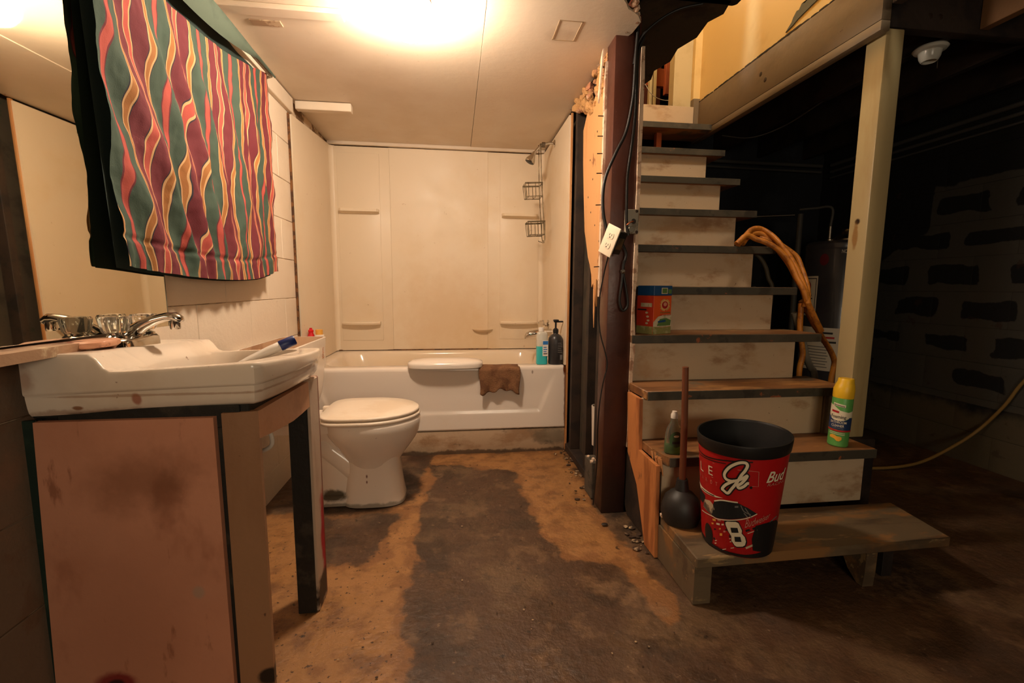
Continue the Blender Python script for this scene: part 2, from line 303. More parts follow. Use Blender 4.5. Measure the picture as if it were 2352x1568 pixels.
def lathe(bm, prof, c=(0, 0, 0), seg=28, m=None):
    rings = []
    for r, z in prof:
        if r < 1e-6: rings.append([bm.verts.new((0, 0, z))])
        else: rings.append([bm.verts.new((r*math.cos(2*PI*k/seg), r*math.sin(2*PI*k/seg), z)) for k in range(seg)])
    T = (m or Matrix.Identity(4)); T = Matrix.Translation(c) @ T
    for q in rings:
        for v in q: v.co = T @ v.co
    for a, b in zip(rings, rings[1:]):
        for k in range(seg):
            k2 = (k+1) % seg
            if len(a) == 1 and len(b) > 1: bm.faces.new((a[0], b[k], b[k2]))
            elif len(b) == 1 and len(a) > 1: bm.faces.new((a[k], a[k2], b[0]))
            elif len(a) > 1: bm.faces.new((a[k], a[k2], b[k2], b[k]))
    return rings
def lt(name, prof, c, mat, parent=None, seg=28, m=None, ang=35, **k):
    bm = NB(); lathe(bm, prof, c, seg, m); return put(name, bm, mat, parent, ang=ang, **k)
def loft(bm, rings, cap0=True, cap1=True):
    V = [[bm.verts.new(p) for p in r] for r in rings]; n = len(V[0])
    for a, b in zip(V, V[1:]):
        for k in range(n): bm.faces.new((a[k], a[(k+1) % n], b[(k+1) % n], b[k]))
    if cap0: bm.faces.new(V[0][::-1])
    if cap1: bm.faces.new(V[-1])
    return V
def sup(cx, cy, z, ax, ay, e=2.0, n=40, axm=None):
    out = []
    for k in range(n):
        t = 2*PI*k/n; c, s = math.cos(t), math.sin(t); a = ax if c >= 0 or axm is None else axm
        out.append((cx+a*math.copysign(abs(c)**(2/e), c), cy+ay*math.copysign(abs(s)**(2/e), s), z))
    return out
def mesh_py(name, V, F, mat, parent=None, smooth=True, ang=50, attrs=None, **k):
    me = bpy.data.meshes.new(name); me.from_pydata([tuple(v) for v in V], [], F); me.update()
    for an, vals in (attrs or {}).items():
        at = me.attributes.new(an, 'FLOAT', 'POINT'); at.data.foreach_set('value', vals)
    return putm(name, me, mat, parent, smooth, ang, **k)
def grid_faces(nx, ny): return [(i*ny+j, (i+1)*ny+j, (i+1)*ny+j+1, i*ny+j+1) for i in range(nx-1) for j in range(ny-1)]
_txt = {}
def text2d(s, shear=0, bold=0):
    k = (s, shear, bold)
    if k in _txt: return _txt[k]
    c = bpy.data.curves.new('t', 'FONT'); c.body = s; c.size = 1; c.shear = shear; c.offset = bold; c.resolution_u = 3; c.align_x = 'LEFT'
    o = bpy.data.objects.new('t', c); COL.objects.link(o); bpy.context.view_layer.update()
    me = bpy.data.meshes.new_from_object(o.evaluated_get(bpy.context.evaluated_depsgraph_get()))
    V = [(v.co.x, v.co.y) for v in me.vertices]; F = [tuple(p.vertices) for p in me.polygons]
    bpy.data.objects.remove(o); bpy.data.meshes.remove(me); bpy.data.curves.remove(c)
    x0 = min(v[0] for v in V); x1 = max(v[0] for v in V); y0 = min(v[1] for v in V); y1 = max(v[1] for v in V)
    V = [((x-x0)/(x1-x0), (y-y0)/(y1-y0)) for x, y in V]
    _txt[k] = (V, F, (x1-x0)/(y1-y0)); return _txt[k]
def letters(name, s, fn, mat, parent, shear=0, bold=0):
    V, F, a = text2d(s, shear, bold); return mesh_py(name, [fn(x, y) for x, y in V], F, mat, parent, smooth=False)
def decal(name, pts, fn, mat, parent, sub=4):
    """flat print: a polygon in surface coordinates laid on a curved surface"""
    bm = NB(); vs = [bm.verts.new((x, y, 0)) for x, y in pts]; bm.faces.new(vs)
    bmesh.ops.triangulate(bm, faces=bm.faces)
    for _ in range(sub):
        es = [e for e in bm.edges if e.calc_length() > .14]
        if not es: break
        bmesh.ops.subdivide_edges(bm, edges=es, cuts=1); bmesh.ops.triangulate(bm, faces=[f for f in bm.faces if len(f.verts) > 3])
    for v in bm.verts: v.co = fn(v.co.x, v.co.y)
    return put(name, bm, mat, parent, smooth=False)
def ribbon(name, pts, wd, fn, mat, parent, sm=6, ratio=1.0):
    P = [Vector((p[0], p[1]*ratio, 0)) for p in pts]
    if sm: P = spline(P, sm)
    V = []; F = []
    for i, p in enumerate(P):
        t = (P[min(i+1, len(P)-1)]-P[max(i-1, 0)]).normalized(); n = Vector((-t.y, t.x, 0))*wd*.5
        for q in (p+n, p-n): V.append(fn(q.x, q.y/ratio))
        if i: F.append((2*i-2, 2*i-1, 2*i+1, 2*i))
    return mesh_py(name, V, F, mat, parent, smooth=False)
def struct(o): o['kind'] = 'structure'; return o
def inpoly(x, y, P):
    c = False; j = len(P)-1
    for i in range(len(P)):
        if (P[i][1] > y) != (P[j][1] > y) and x < (P[j][0]-P[i][0])*(y-P[i][1])/(P[j][1]-P[i][1])+P[i][0]: c = not c
        j = i
    return c
def sdist(x, y, P):
    d = 9
    for i in range(len(P)):
        ax_, ay_ = P[i]; bx_, by_ = P[(i+1) % len(P)]; dx, dy = bx_-ax_, by_-ay_
        t = max(0, min(1, ((x-ax_)*dx+(y-ay_)*dy)/(dx*dx+dy*dy+1e-9))); d = min(d, math.hypot(x-ax_-t*dx, y-ay_-t*dy))
    return d if inpoly(x, y, P) else -d

# ------------------------------------------------------------------ the setting
XL, XR, YF, YB, ZC = -.86, .66, 2.604, 3.352, 1.97
def build_floor():
    PA = [(-.92, 1.99), (-.55, 1.95), (-.29, 1.98), (-.18, 2.16), (-.16, 2.5), (-.12, 2.5), (-.13, 2.16), (-.15, 1.9), (-.16, 1.64), (-.15, 1.5), (-.17, 1.35), (-.15, 1.18), (-.13, 1.04), (-.12, .5), (-.92, .5)]
    PB = [(-.16, 2.62), (.65, 2.62), (.73, 2.4), (.62, 1.81), (.63, 1.7), (.66, 1.57), (.69, 1.43), (.69, 1.30), (.68, 1.18), (.62, 1.16), (.6, 1.34), (.55, 1.45), (.39, 1.5), (.33, 1.7), (.31, 2.06), (.31, 2.3), (.08, 2.40), (-.15, 2.46)]
    PD = [(-.62, 1.94), (-.29, 1.94), (-.2, 1.93), (-.27, 1.81), (-.28, 1.68), (-.25, 1.6), (-.33, 1.56), (-.50, 1.56)]
    PE = [(.35, 1.5), (.54, 1.44), (.69, 1.32), (.70, 1.12), (.53, 1.15), (.38, 1.32)]
    PF = [(.27, 1.24), (.5, 1.12), (.62, .9), (.3, .7), (.05, .9), (.0, 1.1)]
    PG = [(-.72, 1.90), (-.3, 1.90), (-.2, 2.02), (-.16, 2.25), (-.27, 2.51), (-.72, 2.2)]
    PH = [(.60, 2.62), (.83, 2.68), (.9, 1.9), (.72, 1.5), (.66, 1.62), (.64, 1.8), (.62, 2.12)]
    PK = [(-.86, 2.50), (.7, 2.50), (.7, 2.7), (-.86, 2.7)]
    xs = [-.9+i*.025 for i in range(155)]; ys = [-1.5+j*.025 for j in range(197)]
    V = []; at = {k: [] for k in ('tan', 'speck', 'grime', 'pale')}
    cl = lambda v: max(0., min(1., v))
    for x in xs:
        for y in ys:
            z = 0.003*noise.noise((x*2.5, y*2.5, 0))
            V.append((x, y, z-.003))
            if -.95 < x < 1.2 and .4 < y < 2.8:
                a = max(cl(.5+sdist(x, y, PA)/.10), cl(.5+sdist(x, y, PB)/.10)*.92)
                a = min(a, cl(.5-sdist(x, y, PD)/.10)+.12)
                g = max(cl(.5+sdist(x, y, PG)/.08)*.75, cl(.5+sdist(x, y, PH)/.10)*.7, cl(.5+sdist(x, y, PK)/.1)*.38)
                p = max(cl(.5+sdist(x, y, PE)/.14)*.62, cl(.5+sdist(x, y, PF)/.2)*.5)
                sp = .27*cl(.5+sdist(x, y, PA)/.1)+.12*cl(.5+sdist(x, y, PB)/.1)
            else: a = g = 0; sp = 0; p = .42 if (x > 1.2 and y < 1.25) else .1
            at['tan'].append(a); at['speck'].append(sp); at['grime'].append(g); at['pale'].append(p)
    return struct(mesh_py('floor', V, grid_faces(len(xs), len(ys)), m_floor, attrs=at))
build_floor()

# bathroom ceiling: sheets of painted board with a ragged right edge
ceil = struct(bx('ceiling', (-1.0, .60, -1.5, 3.45, ZC+.012, ZC+.05), m_dark, bev=0))
bx('ceiling_board', (-.86, .118, -1.5, 1.82, ZC, ZC+.012), m_ceil, ceil, bev=.001)
bx('ceiling_board', (-.86, .118, 1.822, 3.36, ZC+.001, ZC+.013), m_ceil, ceil, bev=.001)
re = [(.120, -1.5), (.560, -1.5), (.555, 1.50), (.575, 1.60), (.60, 1.63), (.618, 1.658), (.648, 1.675), (.668, 1.69), (.694, 1.728), (.690, 1.80), (.672, 1.86), (.668, 1.936), (.664, 2.05), (.662, 2.15), (.655, 2.3), (.653, 2.42), (.658, 2.62), (.66, 3.36), (.120, 3.36)]
pr('ceiling_board', re, 'z', ZC-.002, ZC+.011, m_ceil, ceil)
# broken plaster lip along the ragged edge
bm = NB()
for k in range(34):
    t = k/33; y = 1.5+t*1.1; x = .665+.02*math.sin(k*2.1) if y > 1.72 else .56+.12*(y-1.5)/.22
    bmesh.ops.create_icosphere(bm, subdivisions=1, radius=.010+.010*random.random(), matrix=Matrix.Translation((x, y, ZC+.006)) @ Matrix.Diagonal((1, 1.6, .7, 1)))
put('broken_plaster_edge', bm, m_drywall, ceil, kind='stuff')
for (d, mt) in (((-.75, -.64, 1.908, 1.945, ZC-.003, ZC+.002), M('tape_patch', (160, 132, 104), .6, [N((196, 172, 140), 20, .5, .6)])),):
    bx('patch', d, mt, ceil, bev=.0005)
bm = NB()
for d in ((.392, .396, 1.756, 1.889), (.478, .482, 1.754, 1.885), (.392, .482, 1.884, 1.888), (.392, .482, 1.753, 1.757)): box(bm, d[0], d[1], d[2], d[3], ZC-.0035, ZC)
put('patch_outline', bm, M('old_tape_line', (170, 144, 112), .6), ceil)
struct(bx('trim_1', (-.86, -.392, 1.795, 1.852, ZC-.018, ZC), m_ceil, bev=.003))
struct(bx('trim_2', (-.86, -.836, 1.1, 2.625, 1.888, 1.966), m_ceil, bev=.003))
struct(bx('trim_3', (-.838, -.548, 2.655, 2.700, 1.926, 1.968), m_ceil, bev=.003))
bm = NB(); box(bm, -.855, .655, 3.326, 3.352, 1.949, 1.972, bev=.002, seg=1)
for v in bm.verts: v.co.z += -.004*math.sin((v.co.x+.86)*2)
struct(put('trim_4', bm, m_ceil))

# left wall: painted concrete blocks, each a piece, with recessed joints
wl = struct(bx('wall_left', (-1.06, -.8615, -1.5, 3.45, 0, 2.0), m_blockdirty, bev=0))
def block_mesh(ly, lz, d=.02, bev=.002):
    bm = NB(); box(bm, -d, 0, 0, ly, 0, lz, bev=bev, seg=1); me = bpy.data.meshes.new('block'); bm.to_mesh(me); bm.free(); return me
bme = block_mesh(.3985, .1982); bme.materials.append(m_block); bme2 = bme.copy(); bme2.materials.clear(); bme2.materials.append(m_lowwall)
for r in range(10):
    z = -.075+.2*r
    for k in range(11):
        y = -1.5+.4*k+(.2 if r % 2 else 0)-.07
        if y > 2.55: continue
        low = z < .78
        me_ = bme2 if low and y < 1.0 else bme
        if y+.396 > 2.60: me_ = block_mesh(2.600-y, .1975); me_.materials.append(m_block)
        o = bpy.data.objects.new('block', me_); COL.objects.link(o); o.parent = wl
        o.location = (-.8585+.0006*((k*7+r*3) % 3), y, z)
# wall at the back of the bath alcove and around
struct(bx('wall_back', (-1.0, .745, 3.37, 3.5, 0, 2.0), m_rust, bev=0))
# vertical strips of old trim beside the surround
struct(pr('trim_5', [(2.585, .53), (2.600, .53), (2.598, 1.88), (2.588, 1.88)], 'x', -.859, -.848, m_rust))
struct(pr('trim_6', [(2.600, .50), (2.604, .50), (2.6035, 1.45), (2.601, 1.45)], 'x', -.858, -.850, m_dark))
# curb the tub stands on
struct(bx('trim_7', (-.858, .66, 2.612, 3.36, -.01, .139), m_curb, bev=.006, seg=2))

# right basement wall of concrete blocks, partly brushed with gray paint
wr = struct(bx('wall_right', (2.945, 3.1, -1.5, 3.45, -.02, 2.25), m_mortar, bev=0))
def gray_paint(y, z):
    """brush strokes of gray along the joints inside the painted patch of the wall"""
    top = 1.60+.10*math.sin(y*3.1)+.05*math.sin(y*7) if y < 2.5 else 1.40-.55*(y-2.5)
    if z > top: return 0.
    if z < .33: return .0
    r = math.floor((z+.02)/.2); fz = (z+.02)/.2-r; sh = .2 if r % 2 else 0
    fy = ((y+sh+.05)/.4) % 1.0
    dz = min(fz, 1-fz)*.2; dy = min(fy, 1-fy)*.4
    cidx = math.floor((y+sh+.05)/.4); rnd = lambda k: (math.sin(cidx*12.9898+r*78.233+k*37.7)*43758.5453) % 1.0
    wob = .026*noise.noise((y*6, z*6, r))+.010*noise.noise((y*17, z*17, r))
    if rnd(1) < .12 and z < 1.3: return max(0., min(1., .5+(top-z)/.08))
    fz = fz+.10*(rnd(2)-.5); fy = fy+.22*(rnd(3)-.5)
    if rnd(4) < .2: fy = max(fy, .3) if fy < .5 else fy
    d = min(dz-.053-.022*(rnd(5)-.4)-wob, dy-.060-.05*(rnd(6)-.4)-wob*1.6)
    e = .5-d/.03
    e = max(0, min(1, e))
    ef = max(0, min(1, (top-z)/.08))
    return e*ef
for r in range(12):
    z = -.02+.2*r
    for k in range(13):
        y = -1.55+.4*k-(.2 if r % 2 else 0)-.0
        if y > 3.4: continue
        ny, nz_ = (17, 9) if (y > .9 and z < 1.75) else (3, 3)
        V = []; g = []; tn = []; F = []
        for i in range(ny):
            for j in range(nz_):
                yy = y+.399*i/(ny-1); zz = z+.0008+.1984*j/(nz_-1); edge = i in (0, ny-1) or j in (0, nz_-1)
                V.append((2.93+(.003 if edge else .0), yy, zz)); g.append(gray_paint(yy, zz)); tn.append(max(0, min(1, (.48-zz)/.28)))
        F = grid_faces(ny, nz_); n0 = len(V)
        V += [(2.95, y, z+.002), (2.95, y+.398, z+.002), (2.95, y+.398, z+.198), (2.95, y, z+.198)]; g += [0]*4; tn += [0]*4
        c = [0, (ny-1)*nz_, ny*nz_-1, nz_-1]
        for a in range(4): F.append((c[a], c[(a+1) % 4], n0+(a+1) % 4, n0+a))
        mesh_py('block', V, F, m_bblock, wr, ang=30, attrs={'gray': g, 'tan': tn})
struct(bx('wall_rear', (.745, 3.1, 3.40, 3.5, 0, 2.25), m_dark if False else m_rear, bev=0))
struct(bx('wall_front', (-1.06, 3.1, -1.62, -1.5, 0, 2.3), m_lowwall, bev=0))

w1 = struct(bx('fill_window_1', (.02, .98, -1.50, -1.485, .92, 1.48), m_cap, bev=.002))  # unseen window, added to go with the front fill light
for d in ((.02, .05, -1.484, -1.465, .92, 1.48), (.95, .98, -1.484, -1.465, .92, 1.48), (.05, .95, -1.484, -1.465, 1.455, 1.48), (.05, .95, -1.484, -1.465, .92, .945)): bx('fill_window_frame', d, m_cap, w1)
# partition between bathroom and stairs: far skin, studs, plate
wp = struct(bx('wall_middle', (.724, .7345, 1.925, 3.40, 0, 2.0), m_soffit, bev=0))
for y0 in (2.50, 2.20, 3.0): bx('stud', (.668, .7235, y0, y0+.038, .04, 1.97), m_stud, wp)
bx('stud', (.672, .7235, 2.04, 2.078, .04, 1.97), m_stud, wp)
bx('bottom_plate', (.662, .7235, 1.93, 3.35, 0, .04), m_stud, wp)
bx('top_plate', (.672, .7235, 1.93, 3.35, 1.975, 2.02), m_stud, wp)
# floor of the house above: deck, joists, header beams
deck = struct(bx('ceiling_basement', (1.66, 3.1, -1.5, 3.45, 2.215, 2.25), m_joist, bev=0))
bx('deck_board', (-1.0, 1.66, -1.5, 1.60, 2.215, 2.25), m_joist, deck, bev=0)
bx('deck_board', (-1.0, .76, 1.60, 3.45, 2.215, 2.25), m_joist, deck, bev=0)
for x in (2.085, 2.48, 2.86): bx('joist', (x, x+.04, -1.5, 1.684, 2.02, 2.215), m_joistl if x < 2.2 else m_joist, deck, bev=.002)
for x in (1.60, 1.18, .78): bx('joist', (x, x+.04, -1.5, 1.60, 2.03, 2.215), m_joist, deck, bev=.002)
for x in (1.983, 2.35, 2.74): bx('joist', (x, x+.04, 1.731, 3.40, 2.005, 2.215), m_joist, deck, bev=.002)
# stairwell upstairs
sw = struct(bx('wall_stairwell', (1.632, 1.70, 1.74, 3.06, 2.222, 4.3), m_yellow, bev=0))
pr('torn_backing', [(2.198, 2.242), (2.150, 2.250), (2.115, 2.262), (2.03, 2.276), (1.96, 2.285), (1.90, 2.30), (1.90, 2.34), (1.99, 2.33), (2.045, 2.318), (2.06, 2.335), (2.08, 2.310), (2.10, 2.318), (2.115, 2.300), (2.13, 2.303), (2.150, 2.285), (2.160, 2.268)], 'x', 1.6265, 1.633, m_graybd, sw)
struct(bx('wall_upstairs', (1.632, 1.70, -.5, 1.74, 2.25, 4.3), m_yellow, bev=0))
struct(bx('wall_landing', (1.462, 1.632, 3.03, 3.10, 2.186, 4.3), m_cream, bev=.001))
struct(bx('trim_8', (1.586, 1.634, 2.995, 3.03, 2.24, 4.3), m_yellow, bev=.002))
struct(bx('trim_9', (1.586, 1.634, 2.985, 3.03, 2.021, 2.24), m_beam, bev=.002))
struct(bx('floor_upstairs', (.76, 1.70, 3.03, 4.6, 2.13, 2.184), m_brown, bev=0))
wu = struct(bx('wall_hall', (.6, 1.9, 4.2, 4.3, 2.0, 4.3), M('dark_red_wall', (96, 46, 32), .7), bev=0))
for x in (1.548, 1.582): bx('stud', (x, x+.022, 3.62, 3.66, 2.184, 4.2), m_cream, wu)
bx('blocking', (1.52, 1.78, 3.80, 3.84, 2.66, 2.80), m_redwood, wu); bx('blocking', (1.715, 1.80, 3.70, 3.74, 2.56, 2.85), m_redwood, wu)
tb('bell_wire', [(1.45, 3.55, 2.60), (1.55, 3.58, 2.50), (1.66, 3.6, 2.47), (1.75, 3.6, 2.48)], .003, m_pvc, wu, seg=6)
struct(bx('wall_hall_left', (.66, .76, 1.60, 4.3, 2.25, 4.3), m_yellow, bev=0))
struct(bx('ceiling_upstairs', (-.5, 2.0, -.6, 4.4, 4.3, 4.4), m_yellow, bev=0))
struct(bx('wall_upstairs_left', (-.6, -.5, -.6, 4.4, 2.25, 4.3), m_yellow, bev=0))
struct(bx('wall_upstairs_front', (-.6, 2.0, -.7, -.6, 2.25, 4.3), m_yellow, bev=0))
# torn soffit over the left of the stairs
pr('soffit_board', [(.70, 1.66), (1.03, 1.70), (1.05, 1.78), (1.02, 1.84), (1.035, 1.95), (1.0, 2.05), (1.02, 2.16), (.985, 2.26), (1.01, 2.35), (.99, 2.46), (.95, 2.60), (.76, 2.78), (.70, 2.78)], 'z', 2.052, 2.066, m_soffit, deck)
bx('soffit_joist', (.90, .94, 1.735, 2.9, 2.066, 2.215), m_joist, deck, bev=.001)
bm = NB(); box(bm, .70, 1.075, 1.60, 1.742, 2.052, 2.214, bev=.018, seg=2); put('trimmer_beam', bm, m_joist, deck)

# ------------------------------------------------------------------ bathroom
# ceiling lamp
t = thing('ceiling_lamp', (-.15, 1.72, ZC), 'glowing globe lamp on the white bathroom ceiling', 'lamp')
lt('lamp_globe', [(0, -.125), (.03, -.122), (.055, -.108), (.072, -.085), (.076, -.065), (.070, -.042), (.052, -.022)], (-.15, 1.72, ZC), m_globe, t)
lt('lamp_base', [(.0, -.0), (.075, -.0), (.078, -.006), (.07, -.02), (.052, -.024)], (-.15, 1.72, ZC-.003), m_cap, t)

# bathtub
t = thing('bathtub', (-.1, 2.98, .14), 'white enamel bathtub with rust at its right front corner', 'bathtub')
def rr(x0, x1, y0, y1, z, r, n=8):
    P = []
    for cx, cy, a0 in ((x1-r, y1-r, 0), (x0+r, y1-r, PI/2), (x0+r, y0+r, PI), (x1-r, y0+r, 1.5*PI)):
        for k in range(n): a = a0+PI/2*k/(n-1); P.append((cx+r*math.cos(a), cy+r*math.sin(a), z))
    return P
bm = NB()
R = [rr(-.857, .657, 2.606, 3.364, .5, .008), rr(-.857, .657, 2.606, 3.364, .512, .010), rr(-.850, .650, 2.613, 3.357, .5225, .012), rr(-.84, .64, 2.625, 3.345, .5245, .02),
     rr(-.775, .585, 2.690, 3.300, .5235, .10), rr(-.765, .575, 2.700, 3.290, .519, .11), rr(-.755, .565, 2.709, 3.281, .505, .115), rr(-.70, .545, 2.725, 3.265, .36, .12),
     rr(-.62, .525, 2.745, 3.245, .22, .12), rr(-.58, .50, 2.77, 3.22, .185, .11), rr(-.50, .44, 2.82, 3.17, .172, .08)]
loft(bm, R, cap0=False, cap1=True); put('basin', bm, m_tub, t, ang=50)
# apron with a recessed panel
bm = NB()
xs = [-.857, -.80, -.77, .505, .535, .60, .657]
def apron_y(x, z):
    zt, zb = .49, .235
    xr_ = .515+(z-.25)/(.46-.25)*.085; xl_ = -.715-(z-.25)/(.46-.25)*.085
    d = min((x-xl_), (xr_-x), (z-zb)*1.0, 9)
    if z > zt: d = min(d, -.01)
    e = max(0, min(1, d/.030)); e = e*e*(3-2*e)
    fade = 1-max(0, min(1, (z-.36)/.13))
    return 2.606+.0065*e*fade
nx, nz_ = 240, 60
V = [];
for i in range(nx):
    for j in range(nz_):
        x = -.857+1.514*i/(nx-1); z = .142+.3585*j/(nz_-1)
        V.append((x, apron_y(x, z)+(.006 if j == 0 else 0), z))
F = grid_faces(nx, nz_)
mesh_py('apron', V, F, m_tub, t, ang=60)
bx('apron_end', (.6555, .6585, 2.606, 2.66, .142, .5), m_rust, t, bev=.0005)

# surround
t = thing('shower_surround', (-.1, 3.36, .53), 'yellowed three-wall shower surround above the white bathtub', 'shower surround')
bx('center_panel', (-.452, .246, 3.350, 3.362, .528, 1.946), m_surr, t, bev=.002)
def column(x0, x1, ix0, ix1):
    c = bx('column_panel', (x0, x1, 3.343, 3.360, .528, 1.943), m_surr, t, bev=.004, seg=2)
    bx('raised_field', (ix0, ix1, 3.3395, 3.346, .60, 1.90), m_surr, c, bev=.003, seg=2)
    return c
cl_ = column(-.848, -.446, -.80, -.515); crr = column(.241, .656, .33, .615)
def shelf(x0, x1, z, deep):
    bm = NB(); y1 = 3.342; yf = y1-.058
    if deep:   # lower pocket shelf with bowed underside
        n = 16; rings = []
        for i in range(n+1):
            x = x0+(x1-x0)*i/n; e = abs(math.sin(PI*i/n))**.5; 
            rings.append([(x, y1, z+.016), (x, yf+.02*(1-e), z+.016), (x, yf+.02*(1-e)-.004, z+.008), (x, yf+.02*(1-e), z-.004), (x, y1, z-.018*e-.004)])
        loft(bm, rings)
    else:
        rings = [[(x0, y1, z+.014), (x0, yf+.012, z+.014), (x0, yf+.012, z-.004), (x0, y1, z-.012)], [(x0+.012, y1, z+.014), (x0+.012, yf, z+.014), (x0+.012, yf, z-.004), (x0+.012, y1, z-.016)],
                 [(x1-.012, y1, z+.014), (x1-.012, yf, z+.014), (x1-.012, yf, z-.004), (x1-.012, y1, z-.016)], [(x1, y1, z+.014), (x1, yf+.012, z+.014), (x1, yf+.012, z-.004), (x1, y1, z-.012)]]
        loft(bm, rings)
    return put('shelf', bm, m_surr, t, ang=40)
shelf(-.785, -.522, 1.505, 0); shelf(.343, .60, 1.50, 0); shelf(-.793, -.531, .722, 1); shelf(.332, .604, .722, 1)
bm = NB(); rings = []
for k in range(13):
    a = PI*k/12; rings.append([(.203-.078*math.cos(a), 3.350-.050*math.sin(a), .676), (.203-.074*math.cos(a), 3.350-.046*math.sin(a), .668), (.203-.045*math.cos(a), 3.350-.026*math.sin(a), .655), (.203-.02*math.cos(a), 3.350, .65), (.203-.02*math.cos(a), 3.350, .668)])
loft(bm, rings); put('soap_dish', bm, m_surr, t, ang=50)
bm = NB(); prism(bm, [(2.612, .526), (3.350, .526), (3.350, 1.950), (2.612, 1.882)], 'x', -.859, -.845); put('side_panel', bm, m_surr, t, smooth=False)
bm = NB(); prism(bm, [(2.612, .526), (3.350, .526), (3.350, 1.950), (2.612, 1.955)], 'x', .650, .662); put('side_panel', bm, m_surr, t, smooth=False)
for sx, xw in ((-1, -.846), (1, .651)):   # rounded inside corners
    bm = NB()
    n = 6; r_ = .035
    for k in range(n):
        a0 = PI/2*k/n; a1 = PI/2*(k+1)/n; P = []
        for a in (a0, a1): P.append((xw-sx*(r_-r_*math.sin(a)), 3.344-(r_-r_*math.cos(a))))
        q = [bm.verts.new((P[0][0], P[0][1], .528)), bm.verts.new((P[1][0], P[1][1], .528)), bm.verts.new((P[1][0], P[1][1], 1.944)), bm.verts.new((P[0][0], P[0][1], 1.944))]; bm.faces.new(q)
    bmesh.ops.remove_doubles(bm, verts=bm.verts, dist=.0005); put('corner_cove', bm, m_surr, t)
bx('panel_edge', (.660, .672, 2.604, 2.622, .0, 1.965), m_wood, t, bev=.001)
bm = NB(); tube(bm, [(-.845, 2.66, .529), (-.845, 3.0, .528), (-.842, 3.338, .53), (-.4, 3.342, .528), (.25, 3.346, .528), (.648, 3.338, .529), (.648, 2.7, .528)], .0042, 6, 3); put('caulk_line', bm, m_rust, t)

# shower head, caddy, spout, knob
t = thing('shower_sprayer', (.65, 2.985, 1.91), 'chrome shower head on a bent arm high on the right tub wall', 'shower head')
lt('flange', [(0, 0), (.022, 0), (.024, .003), (.016, .010), (.009, .012)], (.650, 2.985, 1.912), m_chrome, t, m=Matrix.Rotation(-PI/2, 4, 'Y'))
tb('arm', [(.648, 2.985, 1.912), (.60, 2.985, 1.910), (.555, 2.985, 1.890), (.515, 2.985, 1.848)], .0085, m_chrome, t)
lt('collar', [(.0, -.012), (.017, -.010), (.017, .010), (.0, .012)], (.575, 2.985, 1.901), m_steel, t, m=Matrix.Rotation(-PI/2, 4, 'Y'), seg=10)
rot = Matrix.Rotation(math.radians(28), 4, 'Y')
lt('head', [(0, 0), (.012, 0), (.013, -.016), (.017, -.024), (.030, -.052), (.033, -.066), (.030, -.071)], (.518, 2.985, 1.852), m_chrome, t, m=rot)
lt('spray_face', [(.030, -.071), (.026, -.073), (0, -.072)], (.518, 2.985, 1.852), m_blackp, t, m=rot)
t = thing('shower_caddy', (.56, 2.985, 1.28), 'rusty two-basket wire caddy hanging from the shower arm', 'caddy')
tb('frame_wire', [(.548, 2.972, 1.885), (.552, 2.972, 1.90), (.560, 2.980, 1.902), (.556, 2.972, 1.86), (.562, 2.965, 1.7), (.575, 2.965, 1.5), (.588, 2.965, 1.30), (.560, 2.965, 1.285), (.545, 2.965, 1.290)], .0028, m_wire, t, seg=6)
tb('frame_wire', [(.543, 2.998, 1.885), (.547, 2.998, 1.90), (.548, 2.998, 1.86), (.552, 3.005, 1.7), (.563, 3.005, 1.5), (.578, 3.005, 1.31), (.588, 2.99, 1.295)], .0028, m_wire, t, seg=6)
def basket(x1, z):
    bm = NB(); x0 = x1-.112; y0, y1 = 2.93, 3.04
    for zz, dx in ((z+.045, 0), (z+.040, .004), (z-.040, .012)):
        tube(bm, [(x0+dx, y0, zz), (x1, y0, zz+.006), (x1, y1, zz+.006), (x0+dx, y1, zz)], .0024, 6, closed=True)
    for q in range(3):
        y = y0+(y1-y0)*q/2; tube(bm, [(x0, y, z+.045), (x0+.012, y, z-.04), (x1, y, z-.036), (x1, y, z+.05)], .002, 6)
    for q in range(2):
        x = x0+.02+.045*q; tube(bm, [(x, y0, z+.046), (x+.004, y0, z-.038), (x+.004, y1, z-.038), (x, y1, z+.046)], .002, 6)
    put('basket', bm, m_wire, t)
basket(.563, 1.605); basket(.582, 1.365)
t = thing('tub_spout', (.65, 3.0, .675), 'chrome tub spout on the right wall behind the teal bottle', 'spout')
bm = NB(); rings = []
for i, (x, z, r_) in enumerate(((.650, .685, .026), (.60, .684, .026), (.54, .680, .026), (.50, .674, .025), (.478, .664, .021), (.468, .652, .014), (.467, .646, .006))):
    rings.append([(x, 3.0+r_*math.cos(a*PI/8), z+r_*.95*math.sin(a*PI/8)) for a in range(16)])
loft(bm, rings); put('spout_body', bm, m_chrome, t, ang=60)
t = thing('bath_valve', (.65, 3.10, .728), 'clear tub knob on the right wall above the black pump bottle', 'knob')
lt('flange', [(0, 0), (.034, 0), (.034, .005), (.012, .012), (.012, .03)], (.650, 3.10, .728), m_chrome, t, m=Matrix.Rotation(-PI/2, 4, 'Y'))
lt('knob_handle', [(0, .028), (.026, .028), (.033, .036), (.031, .062), (.02, .070), (0, .071)], (.650, 3.10, .728), m_acryl, t, m=Matrix.Rotation(-PI/2, 4, 'Y'), seg=10)

# toilet tank lid lying on the tub rim
t = tag(put('tank_lid', (lambda b: (loft(b, [sup(-.057, 2.625, z, ax, ay, 3.2, 48) for z, ax, ay in ((.5255, .205, .078), (.5270, .214, .088), (.545, .217, .091), (.556, .214, .089), (.5655, .19, .070), (.5725, .13, .042), (.575, .06, .02))]), b)[1])(NB()), m_porc, ang=60), 'white ceramic toilet tank lid lying across the tub rim', 'tank lid')
